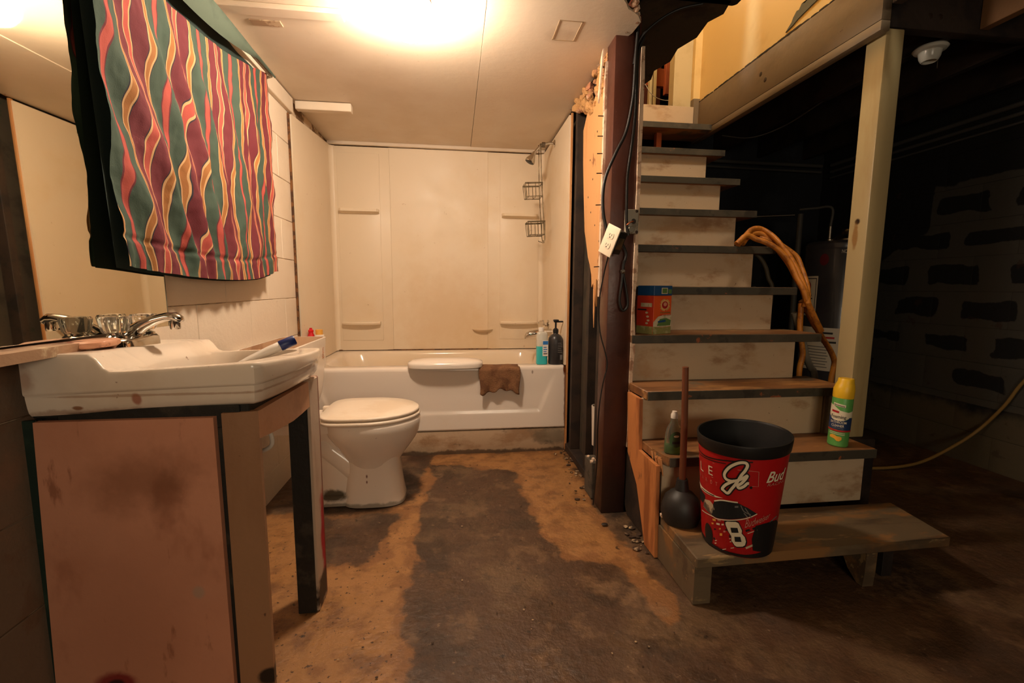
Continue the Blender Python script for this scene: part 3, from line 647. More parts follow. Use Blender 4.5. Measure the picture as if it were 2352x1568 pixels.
# washcloth over the rim
V = []; nx, ny = 36, 30
for i in range(nx):
    for j in range(ny):
        u = i/(nx-1); v = j/(ny-1); x = .138+.236*u+.004*math.sin(v*9+u*3)
        s = v*.235
        if s < .075: y = 2.664-s; z = .5275+.004*math.sin(u*11)*(.3+v)
        elif s < .105: a = (s-.075)/.030*PI/2; y = 2.589-.0-.017*math.sin(a)+.0; z = .5275-.017*(1-math.cos(a))
        else: y = 2.570-.004+.007*math.sin(u*15+v*4)*((s-.1)/.13); z = .5105-(s-.105)*(1+.10*math.sin(u*6.5+1)+.06*math.sin(u*21))
        V.append((x, y, z))
me_o = mesh_py('washcloth', V, grid_faces(nx, ny), m_cloth, ang=80)
sm = me_o.modifiers.new('solid', 'SOLIDIFY'); sm.thickness = .007; sm.offset = 1
tag(me_o, 'crumpled brown washcloth hung over the tub rim', 'washcloth')
# bottles on the rim
t = thing('mouthwash_bottle', (.52, 2.66, .525), 'clear bottle half full of teal liquid on the tub rim', 'bottle')
def sqb(name, prof, cx, cy, mat, parent, e=3.2, n=32):
    bm = NB(); loft(bm, [sup(cx, cy, z, ax, ay, e, n) for z, ax, ay in prof]); return put(name, bm, mat, parent, ang=40)
sqb('liquid_body', [(.5255, .030, .022), (.530, .034, .026), (.636, .034, .026)], .520, 2.66, m_teal, t)
sqb('bottle_body', [(.6365, .034, .026), (.705, .034, .026), (.718, .030, .023), (.724, .018, .018)], .520, 2.66, m_tealcl, t)
lt('cap', [(0, 0), (.016, 0), (.016, .022), (.014, .025), (0, .025)], (.515, 2.66, .7245), m_cap, t)
bx('label', (.520, .5535, 2.6325, 2.6338, .578, .672), m_cap, t, bev=0)
bx('label_band', (.521, .5525, 2.6315, 2.6323, .648, .669), m_blue2, t, bev=0)
for q in range(4): bx('print_line', (.525, .548-.004*(q % 2), 2.6316, 2.6323, .590+.013*q, .595+.013*q), m_blue2 if q else m_ink, t, bev=0)
t = thing('pump_bottle', (.605, 2.665, .525), 'charcoal pump bottle at the right end of the tub rim', 'bottle')
lt('bottle_body', [(0, 0), (.040, 0), (.044, .006), (.044, .140), (.041, .160), (.030, .176), (.016, .184), (.013, .192)], (.605, 2.665, .5255), m_pump, t)
lt('pump_collar', [(0.0, .190), (.017, .190), (.017, .210), (.011, .216), (.006, .22), (.006, .255)], (.605, 2.665, .5255), m_blackp, t)
bm = NB(); box(bm, .593, .650, 2.656, 2.674, .778, .788, bev=.004); box(bm, .590, .622, 2.652, 2.678, .784, .796, bev=.004); put('pump_head', bm, m_blackp, t)
for q in range(6): bx('print_line', (.610, .638-.003*(q % 3), 2.6215, 2.6235, .60+.011*q, .603+.011*q), m_faint, t, bev=0)
bx('print_block', (.625, .638, 2.6225, 2.6245, .556, .585), m_faint, t, bev=0)
t = thing('squeeze_bottle', (-.838, 2.70, .525), 'red pointed squeeze bottle behind the toilet tank', 'bottle')
lt('bottle_body', [(0, 0), (.018, 0), (.020, .006), (.020, .165), (.018, .180), (.012, .196), (.011, .200)], (-.8235, 2.70, .5255), m_redb, t)
lt('cap', [(.014, .199), (.015, .210), (.008, .216), (.007, .224), (0, .225)], (-.8235, 2.70, .5255), m_redb, t)
t = thing('shampoo_bottle', (-.785, 2.70, .525), 'white bottle with amber cap behind the toilet tank', 'bottle')
lt('bottle_body', [(0, 0), (.026, 0), (.028, .006), (.028, .170), (.026, .184), (.016, .186)], (-.778, 2.70, .5255), m_cap, t)
lt('cap', [(0, .185), (.020, .185), (.020, .212), (.018, .214), (0, .214)], (-.778, 2.70, .5255), m_gold, t)

# toilet
t = thing('toilet', (-.5, 2.09, 0), 'white toilet with its lid down and its tank open', 'toilet')
def egg(cx, cy, z, af, ar, ay, er=3.4, n=64):
    out = []
    for k in range(n):
        a = 2*PI*k/n; c, s = math.cos(a), math.sin(a)
        if c >= 0: out.append((cx+af*c, cy+ay*s, z))
        else: out.append((cx-ar*abs(c)**(2/er), cy+ay*math.copysign(abs(s)**(2/er), s)*1.0, z))
    return out
bm = NB()
R = []
for z, cx, af, ar, ay in ((.175, -.385, .118, .10, .090), (.195, -.385, .125, .11, .098), (.225, -.385, .145, .13, .115), (.26, -.385, .172, .15, .138), (.295, -.385, .196, .17, .160), (.325, -.385, .210, .19, .176), (.355, -.385, .217, .20, .185), (.385, -.385, .220, .20, .188), (.396, -.385, .216, .20, .184), (.400, -.385, .208, .195, .176)):
    R.append(egg(cx, 2.09, z, af, ar, ay, 2.3))
loft(bm, R); put('bowl', bm, m_porc, t, ang=60)
bm = NB()      # shelf the tank stands on
loft(bm, [rr(-.85, -.46, 1.975, 2.205, z, r_, 6) for z, r_ in ((.352, .03), (.358, .035), (.393, .035), (.398, .03))]); put('tank_shelf', bm, m_porc, t, ang=40)
bm = NB()      # pedestal front
loft(bm, [sup(-.378, 2.09, z, ax, ay, 3.2, 40) for z, ax, ay in ((.0, .140, .108), (.02, .138, .105), (.06, .130, .098), (.12, .122, .092), (.19, .116, .088), (.235, .12, .10))]); put('pedestal', bm, m_porc, t, ang=50)
bm = NB(); loft(bm, [rr(-.70, -.40, 2.012, 2.168, z, r_, 6) for z, r_ in ((0, .03), (.035, .03), (.045, .02))]); put('foot', bm, m_porc, t, ang=40)
bm = NB()
tube(bm, [(-.44, 2.09, .13), (-.52, 2.09, .20), (-.60, 2.09, .27), (-.66, 2.09, .25), (-.68, 2.09, .15), (-.66, 2.09, .04)], [.07, .066, .066, .068, .066, .07], 18, 0)
bmesh.ops.subdivide_edges(bm, edges=[e for e in bm.edges if e.calc_length() > .05], cuts=1, use_grid_fill=True)
put('trapway', bm, m_porc, t, ang=70)
bm = NB(); loft(bm, [rr(-.72, -.46, 2.035, 2.145, z, .03, 6) for z in (.04, .36)]); put('rear_column', bm, m_porc, t, ang=40)
bm = NB()      # tank: an open-topped ceramic box, rounded towards the bottom
def tk(z, x0, x1, hy, r_): return rr(x0, x1, 2.09-hy, 2.09+hy, z, r_, 8)
loft(bm, [tk(.402, -.83, -.69, .15, .04), tk(.410, -.84, -.676, .185, .05), tk(.43, -.848, -.664, .215, .06), tk(.47, -.85, -.655, .240, .065), tk(.54, -.851, -.648, .252, .055), (tk(.737, -.852, -.636, .264, .05)),
          tk(.738, -.842, -.646, .254, .042), tk(.56, -.840, -.658, .240, .05), tk(.46, -.83, -.675, .20, .05)]); put('tank', bm, m_porc, t, ang=40)
bm = NB(); loft(bm, [tk(.737, -.841, -.6475, .2525, .041), tk(.57, -.839, -.6595, .239, .05)], cap0=False, cap1=False); put('tank_lining', bm, m_tank_in, t)
for q in range(8): bx('printed_line', (-.6415, -.6385, 2.255, 2.285-.004*(q % 3), .640+.008*q, .643+.008*q), M('faded_print', (190, 140, 112), .5) if q == 0 else bpy.data.materials['faded_print'], t, bev=0)
def seatring(name, z0, z1, grow):
    bm = NB(); loft(bm, [egg(-.40, 2.09, z0, .232+grow, .185, .190+grow, 4.5), egg(-.40, 2.09, z0+.004, .236+grow, .188, .194+grow, 4.5), egg(-.40, 2.09, z1-.005, .236+grow, .188, .194+grow, 4.5), egg(-.40, 2.09, z1-.001, .230+grow, .184, .188+grow, 4.5), egg(-.40, 2.09, z1+.002, .15, .12, .12, 4)])
    return put(name, bm, m_seat, t, ang=60)
seatring('seat', .4005, .418, -.002); seatring('lid', .4215, .437, -.006)
for y in (2.0, 2.18): bx('hinge', (-.625, -.560, y-.014, y+.014, .398, .422), m_seat, t, bev=.004, seg=2)

# vanity cabinet
t = thing('vanity_cabinet', (-.63, 1.2, 0), 'pink painted vanity cabinet with an open front under the sink', 'cabinet')
bm = NB(); bm_v = [(-.855, 0), (-.497, 0), (-.500, .716), (-.833, .716)]; prism(bm, bm_v, 'y', .978, .992); put('side_panel', bm, m_pink, t, smooth=False)
bm = NB(); prism(bm, [(-.487, .984), (-.420, .996), (-.422, 1.012), (-.489, 1.0)], 'z', 0, .723); put('corner_stile', bm, m_stile, t, smooth=False)
bx('stile_core', (-.508, -.47, .994, 1.03, 0, .70), m_black, t)
bm = NB(); prism(bm, [(.9985, .722), (1.332, .716), (1.334, .642), (1.27, .640), (1.20, .640), (1.12, .647), (1.05, .655), (.9985, .662)], 'x', -.436, -.420); put('front_apron', bm, m_apron, t, smooth=False)
bx('top_rail', (-.85, -.438, .999, 1.36, .718, .742), m_black, t); bx('side_rail', (-.80, -.455, .992, 1.01, .69, .738), m_black, t)
bx('far_stile', (-.478, -.4195, 1.333, 1.424, 0, .716), m_leg, t, bev=.003); bx('stile_edge', (-.479, -.426, 1.326, 1.3325, .0, .71), m_black, t, bev=.002)
bx('gap_strip', (-.8575, -.836, .984, .990, 0, .718), m_green, t, bev=0)  # dark green strip added to fill the open gap at the wall
bx('back_rail', (-.852, -.835, 1.0, 1.40, .60, .716), m_black, t)
bx('far_rail', (-.84, -.478, 1.38, 1.40, .64, .716), m_black, t)
tag(tb('supply_hose', [(-.52, 1.13, .70), (-.47, 1.14, .66), (-.455, 1.15, .60), (-.49, 1.155, .575), (-.55, 1.15, .572), (-.62, 1.16, .56)], .0055, m_pvc), 'white supply hose looped inside the open vanity', 'hose')
t = thing('drain_pipe', (-.6, 1.2, 0), 'corroded drain pipe under the sink with a copper end', 'pipe')
tb('pipe', [(-.60, 1.2, .70), (-.60, 1.2, .5), (-.595, 1.21, .36), (-.575, 1.22, .30)], .018, m_stud, t); tb('pipe_end', [(-.575, 1.22, .30), (-.545, 1.235, .245), (-.535, 1.24, .19), (-.56, 1.24, .15)], .012, m_copper, t)

# sink top
t = thing('sink', (-.63, 1.2, .72), 'stained white porcelain sink top with a raised faucet ledge', 'sink')
OUT = []
def seg_(a, b, n): return [(a[0]+(b[0]-a[0])*k/n, a[1]+(b[1]-a[1])*k/n) for k in range(n)]
fr = []
for k in range(41):
    u = k/40; fr.append((-.409+.030*abs(math.sin(PI*u))**.8, .984+.432*u))
fr[0] = (-.415, .979); fr[-1] = (-.418, 1.424); fr[-2] = (-.408, 1.416)
OUT = seg_((-.842, .975), (-.415, .979), 36)+fr[:-1]+seg_((-.418, 1.424), (-.857, 1.42), 36)+seg_((-.857, 1.42), (-.842, .975), 28)
n = len(OUT); BC = (-.565, 1.20)
def low(y): return .8165-.020*(y-.98)/.44+.0
def ztop(x, y):
    zd = .853-.022*(y-.98)/.44; k = max(0, min(1, (x+.722)/.034)); k = k*k*(3-2*k)
    f = .014*max(0, min(1, (x+.66)/.25))*(1-(y-.98)/.44*.6)
    return zd*(1-k)+(low(y)+f)*k
rings = []
for s, dz in ((1.0, -.012), (1.0, -.006), (.992, -.001), (.975, 0), (.95, 0), (.92, 0), (.9, 0)):
    rings.append([(BC[0]+s*(p[0]-BC[0]), BC[1]+s*(p[1]-BC[1]), ztop(BC[0]+s*(p[0]-BC[0]), BC[1]+s*(p[1]-BC[1]))+dz) for p in OUT])
def bowl_pt(p, s):
    a = math.atan2(p[1]-BC[1], p[0]-BC[0]); ex, ey = .129, .194
    q = 1/((abs(math.cos(a))/ex)**3.6+(abs(math.sin(a))/ey)**3.6)**(1/3.6)
    return (BC[0]+q*s*math.cos(a), BC[1]+q*s*math.sin(a))
for g in (.25, .5, .75):
    ring = []
    for p in OUT:
        a = (BC[0]+.9*(p[0]-BC[0]), BC[1]+.9*(p[1]-BC[1])); b = bowl_pt(p, 1); x, y = a[0]+(b[0]-a[0])*g, a[1]+(b[1]-a[1])*g; ring.append((x, y, ztop(x, y)))
    rings.append(ring)
for s, d in ((1.0, 0), (.985, .006), (.96, .018), (.93, .04), (.86, .075), (.72, .105), (.5, .122), (.25, .130), (.10, .133)):
    ring = []
    for p in OUT:
        x, y = bowl_pt(p, s); x1, y1 = bowl_pt(p, 1)
        zz = ztop(x1, y1) if d == 0 else ztop(x1, y1)*(1-min(1, d/.06))+low(y)*min(1, d/.06)
        ring.append((x, y, zz-d))
    rings.append(ring)
bm = NB(); loft(bm, rings, cap0=False); put('basin', bm, m_sink, t, ang=60)
bm = NB(); sk = []
for z, o_ in ((None, 0), (.775, 0), (.771, -.001), (.768, -.006), (.764, -.006), (.744, -.010), (.732, -.014), (.7255, -.022)):
    ring = []
    for p in OUT:
        dx, dy = p[0]-BC[0], p[1]-BC[1]; l = math.hypot(dx, dy); k = 1+o_/l
        zz = (ztop(*p)-.012) if z is None else z+.014*max(0, min(1, (p[0]+.86)/.45))*(1 if p[1] < 1.3 else .6)
        ring.append((BC[0]+dx*k if p[0] > -.8415 else p[0], BC[1]+dy*k, zz))
    sk.append(ring)
loft(bm, sk, cap0=False, cap1=True); put('skirt', bm, m_sink, t, ang=50)
lt('drain', [(0, .002), (.018, .003), (.022, .001), (.022, -.004)], (BC[0], BC[1], .677), m_steel, t)

# faucet
t = thing('faucet', (-.785, 1.2, .845), 'chrome centerset faucet with clear knobs on the sink ledge', 'faucet')
zb = .8455
bm = NB(); loft(bm, [sup(-.785, 1.2, z, ax, ay, 3.0, 40) for z, ax, ay in ((zb-.012, .032, .082), (zb+.012, .031, .081), (zb+.019, .026, .074), (zb+.021, .015, .06))]); put('base', bm, m_chrome, t, ang=50)
for y in (1.150, 1.250):
    lt('handle_stem', [(0, 0), (.022, 0), (.021, .010), (.012, .014), (.012, .022)], (-.785, y, zb+.014), m_chrome, t)
    bm = NB(); prof = []
    R = []
    for z, r_ in ((.018, .021), (.024, .025), (.050, .029), (.056, .026), (.058, .012)):
        R.append([(-.785+r_*(1+.045*math.cos(8*a))*math.cos(a), y+r_*(1+.045*math.cos(8*a))*math.sin(a), zb+.014+z) for a in [2*PI*k/48 for k in range(48)]])
    loft(bm, R); put('knob', bm, m_acryl, t, ang=40)
bm = NB(); R = []
sp = [(-.790, zb+.018, .021, .019), (-.775, zb+.032, .020, .018), (-.752, zb+.048, .018, .014), (-.725, zb+.060, .017, .0115), (-.700, zb+.0665, .0165, .0105), (-.683, zb+.066, .016, .0115), (-.673, zb+.060, .014, .010), (-.668, zb+.055, .008, .006)]
for i, (x, z, a, b) in enumerate(sp):
    d = Vector((sp[min(i+1, 7)][0]-sp[max(i-1, 0)][0], 0, sp[min(i+1, 7)][1]-sp[max(i-1, 0)][1])).normalized(); nrm = Vector((-d.z, 0, d.x))
    R.append([tuple(Vector((x, 1.2, z))+Vector((0, 1, 0))*a*math.cos(2*PI*k/20)+nrm*b*math.sin(2*PI*k/20)) for k in range(20)])
loft(bm, R); put('spout', bm, m_chrome, t, ang=60)
lt('aerator', [(0, 0), (.0105, 0), (.0115, .004), (.0115, .024)], (-.684, 1.2, zb+.036), m_chrome, t)
tb('lift_rod', [(-.812, 1.2, zb+.015), (-.814, 1.2, zb+.050)], .003, m_chrome, t, sm=0); lt('lift_knob', [(0, 0), (.006, .002), (.007, .008), (.004, .013), (0, .014)], (-.814, 1.2, zb+.048), m_steel, t, seg=12)

# tube on the sink
t = thing('toothpaste_tube', (-.44, 1.14, .84), 'white tube with a navy cap lying on the sink rim', 'tube')
a, b = Vector((-.535, 1.115, .792)), Vector((-.430, 1.165, .8405)); d = (b-a); nrm = Vector((0, 0, 1)); sd = d.normalized().cross(nrm).normalized(); up = sd.cross(d.normalized())
bm = NB(); loft(bm, [[tuple(a+d*f_+sd*w_*math.cos(2*PI*k/18)+up*h_*math.sin(2*PI*k/18)) for k in range(18)] for f_, w_, h_ in ((0, .017, .0012), (.1, .0165, .003), (.4, .0145, .008), (.8, .0125, .0115), (1, .0118, .0118), (1.02, .009, .009))]); put('tube_body', bm, m_cap, t, ang=60)
bm = NB(); loft(bm, [[tuple(a+d*f_+sd*r_*math.cos(2*PI*k/18)+up*r_*math.sin(2*PI*k/18)) for k in range(18)] for f_, r_ in ((1.0, .0122), (1.02, .0132), (1.28, .0125), (1.30, .0105))]); put('cap', bm, m_blue, t, ang=40)

# mirror and ledge
t = thing('wall_mirror', (-.856, 1.0, 1.4), 'large frameless wall mirror behind the sink faucet', 'mirror')
MR = Matrix.Translation((-.8568, .80, 0)) @ Matrix.Rotation(math.radians(-2.1), 4, 'Z') @ Matrix.Translation((0, 0, 1.86)) @ Matrix.Rotation(math.radians(-.8), 4, 'Y') @ Matrix.Translation((0, 0, -1.86))
bm = NB(); box(bm, 0, .004, 0, .604, .872, 1.86, bev=.0006, seg=1); xf(bm, MR); put('glass', bm, m_mirror, t)
bm = NB(); box(bm, -.010, .0043, .6045, .6075, .872, 1.86); xf(bm, MR); put('glass_edge', bm, m_mback, t)
bm = NB(); prism(bm, [(.30, .868), (1.0, .868), (1.10, .866), (1.10, .850), (1.0, .848), (.30, .844)], 'x', -.855, -.775)
tag(put('ledge_board', bm, m_board, smooth=False), 'worn brown ledge board under the mirror at left', 'shelf')
tag(put('soap_scrap', (lambda b: (loft(b, [sup(-.785, 1.085, z, ax, ay, 2.4, 28) for z, ax, ay in ((.8535, .030, .050), (.857, .034, .056), (.866, .034, .056), (.869, .029, .048))]), b)[1])(NB()), m_soap, ang=60), 'stained soap scrap at the end of the ledge beside the faucet', 'soap')

# curtain over the mirror edge and the blocks
t = thing('curtain', (-.82, 1.7, 1.9), 'striped burgundy, green and salmon curtain hung on the left wall', 'curtain')
CY0, CY1 = 1.204, 2.225
def sag(y): u = (y-CY0)/(CY1-CY0); return 1.915-.135*max(0, 1-u)**1.0*.75-.06*math.sin(PI*min(1, max(0, u)))
def cbot(y): u = (y-CY0)/(CY1-CY0); return 1.034-.026*abs(math.sin(PI*min(1, u*1.02)))**.9+.018*max(0, u-.75)/.25
nx, nz_ = 320, 170; V = []; st = []
def tri(p): p = (p/(2*PI)) % 1.0; q = 1-abs(2*p-1)*1.0; return (q*q*(3-2*q)*.5+q*.5)*2-1
for i in range(nx):
    u = i/(nx-1)
    for j in range(nz_):
        v = j/(nz_-1); y = CY0+(CY1-CY0)*u; zt, zb_ = sag(y), cbot(y); z = zb_+(zt-zb_)*v
        y += .010*(1-u)*(1-v)-(1-v)*.075*u**2
        L_ = max(0, 1-u*1.25); mid = min(1, 2.2*(1-v)+.25)*min(1, (z-zb_)/.14+.12)
        ph = (y-CY0)*40-(1.9-z)*21*(.10+.90*min(1, L_*1.5))+1.2+1.5*noise.noise((y*4, z*3, 4))
        ph2 = (y-CY0)*31+(1.9-z)*9*L_+.5
        ed = min(1, u/.10+.15)
        dx = (.0095*min(1, L_*1.4)*ed+.0035)*tri(ph)*mid+.005*L_*tri(ph2)*mid
        dx += .0050*math.sin(y*52+3.0*math.sin(z*9+y*6))*mid*(1-.6*L_)+.004*noise.noise((y*9, z*9, 2))+.0034*noise.noise((y*22, z*22, 5))+.0016*noise.noise((y*60, z*40, 6))
        gat = max(0, min(1, (zb_+.095-z)/.04)); hem = max(0, 1-abs(z-zb_-.072)/.012)
        dx += .0045*math.sin(y*95+2*math.sin(y*20))*gat-.005*hem
        dx += .008*math.sin(PI*u)*(1-v)
        V.append((-.799+.026*(.5-v)+dx, y+.007*noise.noise((y*5, z*7, 7))*mid, z))
        st.append(.60+u*4.7+.050*min(1, L_*1.6)*math.sin(ph+.9)*mid-.10*L_*(1-v)+.070*(1-L_)*math.sin(ph*.5+z*8)*mid*min(1, (1-u)*6)+.03*noise.noise((y*8, z*14, 1)))
mesh_py('cloth', V, grid_faces(nx, nz_), m_stripe, t, ang=80, attrs={'stripe': st})
V = []
for i in range(40):
    for j in range(30):
        u = i/39; v = j/29; y = CY0-.004+(CY1-CY0-.01)*u-(1-v)*.085*u**2; z = cbot(y)-.004+(1.895-cbot(y))*v
        V.append((-.818+.026*(.5-v)+.003*math.sin(y*30+z*4), y, z))
mesh_py('lining', V, grid_faces(40, 30), m_lining, t, ang=80)
V = []; nb = 60
for i in range(nb):
    u = i/(nb-1); y = CY0+(CY1-CY0+.02)*u; zs = min(1.905, sag(y)+.022+.012*u)
    for j in range(8):
        v = j/7; V.append((-.796+.014*math.sin(PI*v*.8)+.018*(1-v)*math.sin(PI*u), y, 1.918-(1.918-zs)*v if False else zs+(1.918-zs)*(1-v)))
mesh_py('header_band', V, grid_faces(nb, 8), m_band, t, ang=80)
tag(tb('curtain_rod', [(-.803, .9, 1.912), (-.803, 1.6, 1.914), (-.804, 2.25, 1.914), (-.830, 2.262, 1.913)], .007, m_steel, sm=0), 'thin curtain rod along the top of the striped curtain', 'curtain rod')

# ------------------------------------------------------------------ partition end
t = thing('brown_post', (.69, 1.87, 0), 'dark brown painted post between bathroom and stairs', 'post')
bm = NB(); box(bm, .632, .738, 1.822, 1.920, -.002, 2.05, bev=.004); put('timber', bm, m_brown, t)
bm = NB()
V = []
pts = []
zz = 1.955
for k in range(40):
    z = .30+(1.93-.30)*k/39; pts.append((.738+.002*noise.noise((z*9, 1, 1)), z))
for k in range(39, -1, -1):
    z = .30+(1.93-.30)*k/39; pts.append((.752+.006*noise.noise((z*6, 5, 1)), z))
prism(bm, pts, 'y', 1.812, 1.822); put('drywall_strip', bm, m_drywall, t, smooth=False)
bm = NB(); pts = []
for k in range(30): z = .95+.96*k/29; pts.append((1.905+.004*noise.noise((z*9, 3, 1)), z))
for k in range(29, -1, -1): z = .95+.96*k/29; pts.append((1.926+.003*noise.noise((z*7, 8, 1)), z))
prism(bm, pts, 'x', .622, .632); put('drywall_strip', bm, m_drywall, t, smooth=False)
pr('torn_paper', [(1.90, 1.955), (1.925, 1.93), (1.935, 1.86), (1.950, 1.80), (1.945, 1.76), (1.93, 1.79), (1.92, 1.85), (1.905, 1.90)], 'x', .606, .612, m_drywall, t)
for z in (1.70, 1.62, 1.55, 1.47, 1.34, 1.08): tb('nail', [(.622, 1.915, z), (.598, 1.912, z-.002)], .0022, m_nail, t, seg=6, sm=0)

t = thing('torn_plywood_sheet', (.66, 2.1, 1.4), 'torn orange plywood sheet beside the brown post', 'plywood')
pw = [(1.925, 1.90), (1.99, 1.905), (2.05, 1.87), (2.10, 1.90), (2.18, 1.85), (2.25, 1.86), (2.335, 1.78), (2.325, 1.62), (2.30, 1.45), (2.268, 1.27), (2.245, 1.235), (2.20, 1.14), (2.165, 1.10), (2.135, 1.05), (2.125, .99), (2.10, 1.01), (2.088, .955), (2.08, .99), (2.070, .90), (2.062, .955), (2.055, 1.03), (2.03, 1.02), (2.02, 1.06), (1.985, 1.00), (1.965, .97), (1.955, .88), (1.925, .82)]
pr('sheet', pw, 'x', .655, .667, m_wood, t)
pr('splinter', [(2.075, 1.0), (2.062, .88), (2.066, .80), (2.078, .87), (2.086, .98)], 'x', .651, .655, m_wood, t)
for y, z in ((2.0, 1.55), (2.02, 1.42), (2.15, 1.5), (2.17, 1.35), (2.10, 1.28), (2.03, 1.20), (2.2, 1.6), (2.1, 1.70), (2.22, 1.43)):
    lt('nail_hole', [(0, .0012), (.004, .001), (.005, 0)], (.655, y, z), m_nail, t, seg=8, m=Matrix.Rotation(-PI/2, 4, 'Y'))
bm = NB()
for k in range(90):
    y = 1.93+.54*random.random(); q = (y-1.93)/.54; z = 1.962-.15*random.random()*(.35+.75*math.sin(PI*min(1, q*1.15)))*(1-.3*q); r_ = .010+.017*random.random()
    bmesh.ops.create_icosphere(bm, subdivisions=3, radius=r_, matrix=Matrix.Translation((.648+.018*random.random(), y, z)))
for v in bm.verts: v.co += Vector(noise.noise_vector(v.co*30))*.014+Vector(noise.noise_vector(v.co*95))*.006
tag(put('insulation_clump', bm, m_insul, ang=80, kind='stuff'), 'torn pink and yellow insulation hanging above the plywood', 'insulation')

# junction plate, dangling outlet and cables
t = thing('junction_box', (.72, 1.82, 1.26), 'open metal junction box on the brown post', 'junction box')
bx('box_shell', (.692, .746, 1.800, 1.8215, 1.208, 1.306), M('galvanized', (150, 142, 126), .45, [N((100, 88, 70), 22, .5, .7, .7)], metal=.15), t, bev=.003)
lt('knockout', [(0, .002), (.009, .002), (.0105, .0)], (.724, 1.800, 1.258), m_slot, t, m=Matrix.Rotation(PI/2, 4, 'X'), seg=16)
lt('knockout', [(0, .0015), (.012, .0015), (.0135, .0)], (.716, 1.800, 1.226), m_steel, t, m=Matrix.Rotation(PI/2, 4, 'X'), seg=16)
for x, z in ((.736, 1.298), (.738, 1.216)): lt('screw', [(0, .003), (.005, .002), (.006, 0)], (x, 1.800, z), m_nail, t, m=Matrix.Rotation(PI/2, 4, 'X'), seg=10)
tb('wire_end', [(.724, 1.80, 1.258), (.712, 1.785, 1.254), (.698, 1.782, 1.248), (.690, 1.786, 1.240)], .0028, m_copper, t, seg=6)
t = thing('dangling_outlet', (.61, 1.76, 1.17), 'ivory duplex outlet dangling crooked from cables at the brown post', 'outlet')
Wd = Vector((.027, -.057, -.029)).normalized(); Ld = Vector((.25, -.37, .97)); Ld = (Ld-Wd*Ld.dot(Wd)).normalized(); Nn = Wd.cross(Ld).normalized()
if Nn.x > 0: Nn = -Nn
OC = Vector((.602, 1.735, 1.173)); OM = Matrix((( Wd.x, Ld.x, Nn.x, OC.x), (Wd.y, Ld.y, Nn.y, OC.y), (Wd.z, Ld.z, Nn.z, OC.z), (0, 0, 0, 1)))
bm = NB(); box(bm, -.036, .036, -.058, .058, -.004, .002, bev=.002); xf(bm, OM); put('cover_plate', bm, m_plate, t)
for s in (-1, 1):
    bm = NB(); loft(bm, [[(.0165*math.cos(2*PI*k/24), s*.0195+max(-.0115, min(.0115, .0165*math.sin(2*PI*k/24))), z) for k in range(24)] for z in (.001, .0042)]); xf(bm, OM); rc = put('receptacle', bm, m_plate, t)
    bm = NB()
    for x_ in (-.006, .006): box(bm, x_-.0012, x_+.0012, s*.0195-.001, s*.0195+.007, .004, .0046)
    box(bm, -.0025, .0025, s*.0195-.009, s*.0195-.004, .004, .0046); xf(bm, OM); put('slots', bm, m_slot, rc)
bm = NB(); box(bm, -.026, .026, -.045, .045, -.058, -.004, bev=.004); xf(bm, OM); put('back_box', bm, m_cord, t)
bm = NB(); box(bm, -.027, -.018, -.02, .018, -.048, -.02); box(bm, .0255, .0275, -.025, .022, -.05, -.018, bev=.001); xf(bm, OM); put('box_side', bm, m_steel, t)
tag(tb('power_cable', [(.712, 1.796, 1.99), (.708, 1.80, 1.895), (.706, 1.80, 1.799), (.701, 1.80, 1.719), (.679, 1.80, 1.604), (.637, 1.79, 1.52), (.601, 1.79, 1.436), (.587, 1.785, 1.368), (.587, 1.775, 1.284), (.600, 1.765, 1.215)], .0065, m_cord), 'thick black cable bowing left from the post to the outlet', 'cable')
tag(tb('power_cable', [(.742, 1.805, 1.96), (.722, 1.81, 1.9), (.720, 1.81, 1.772), (.719, 1.81, 1.675), (.711, 1.81, 1.576), (.692, 1.80, 1.441), (.689, 1.795, 1.356), (.690, 1.79, 1.255), (.70, 1.79, 1.20)], .0060, m_cord), 'black cable running down the post to the junction box', 'cable')
t = thing('cable_loop', (.69, 1.80, 1.0), 'black cable loop taped and hanging below the dangling outlet', 'cable')
tb('cable', [(.660, 1.79, 1.19), (.697, 1.80, 1.131), (.688, 1.80, 1.079), (.683, 1.80, 1.008), (.676, 1.80, 0.937), (.691, 1.80, .895), (.712, 1.80, .919), (.701, 1.80, .99), (.686, 1.80, 1.06), (.690, 1.80, 1.10)], .0055, m_cord, t)
tb('tape_wrap', [(.679, 1.80, 1.052), (.692, 1.80, 1.058)], .009, m_steel, t, sm=0)
tag(tb('thin_wire', [(.614, 1.765, 1.13), (.602, 1.79, 1.043), (.588, 1.80, .919), (.596, 1.80, .81), (.622, 1.80, .719), (.632, 1.80, .663), (.616, 1.80, .589), (.604, 1.80, .495), (.606, 1.82, .381), (.62, 1.86, .22), (.615, 1.88, .01)], .0030, m_cord, seg=6), 'thin black wire trailing from the outlet down to the floor', 'wire')
tag(tb('overhead_wire', [(.93, 1.72, 2.045), (.86, 1.75, 2.04), (.80, 1.77, 2.015), (.743, 1.79, 1.973), (.716, 1.805, 1.932), (.705, 1.81, 1.86)], .0052, m_cord), 'black wire dropping from the dark trimmer beam to the post', 'wire')
t = thing('floor_pipe_stub', (.69, 2.05, .2), 'white pipe stub in the gap behind the brown post', 'pipe')
lt('pipe', [(.0, 0), (.028, 0), (.034, .20), (.030, .20), (.026, .02), (0, .02)], (.70, 2.10, .21), m_pvc, t)
t = thing('concrete_stub', (.66, 2.0, 0), 'broken block on the floor behind the brown post', 'block')
bm = NB(); box(bm, .625, .70, 1.955, 2.06, 0, .175, bev=.004); 
for v in bm.verts: v.co += Vector(noise.noise_vector(v.co*20))*.006
put('block_body', bm, M('rough_block', (84, 76, 64), .9, [N((50, 44, 36), 14, .48, .62, .8)], bump=(50, .6)), t, smooth=False)
bm = NB()
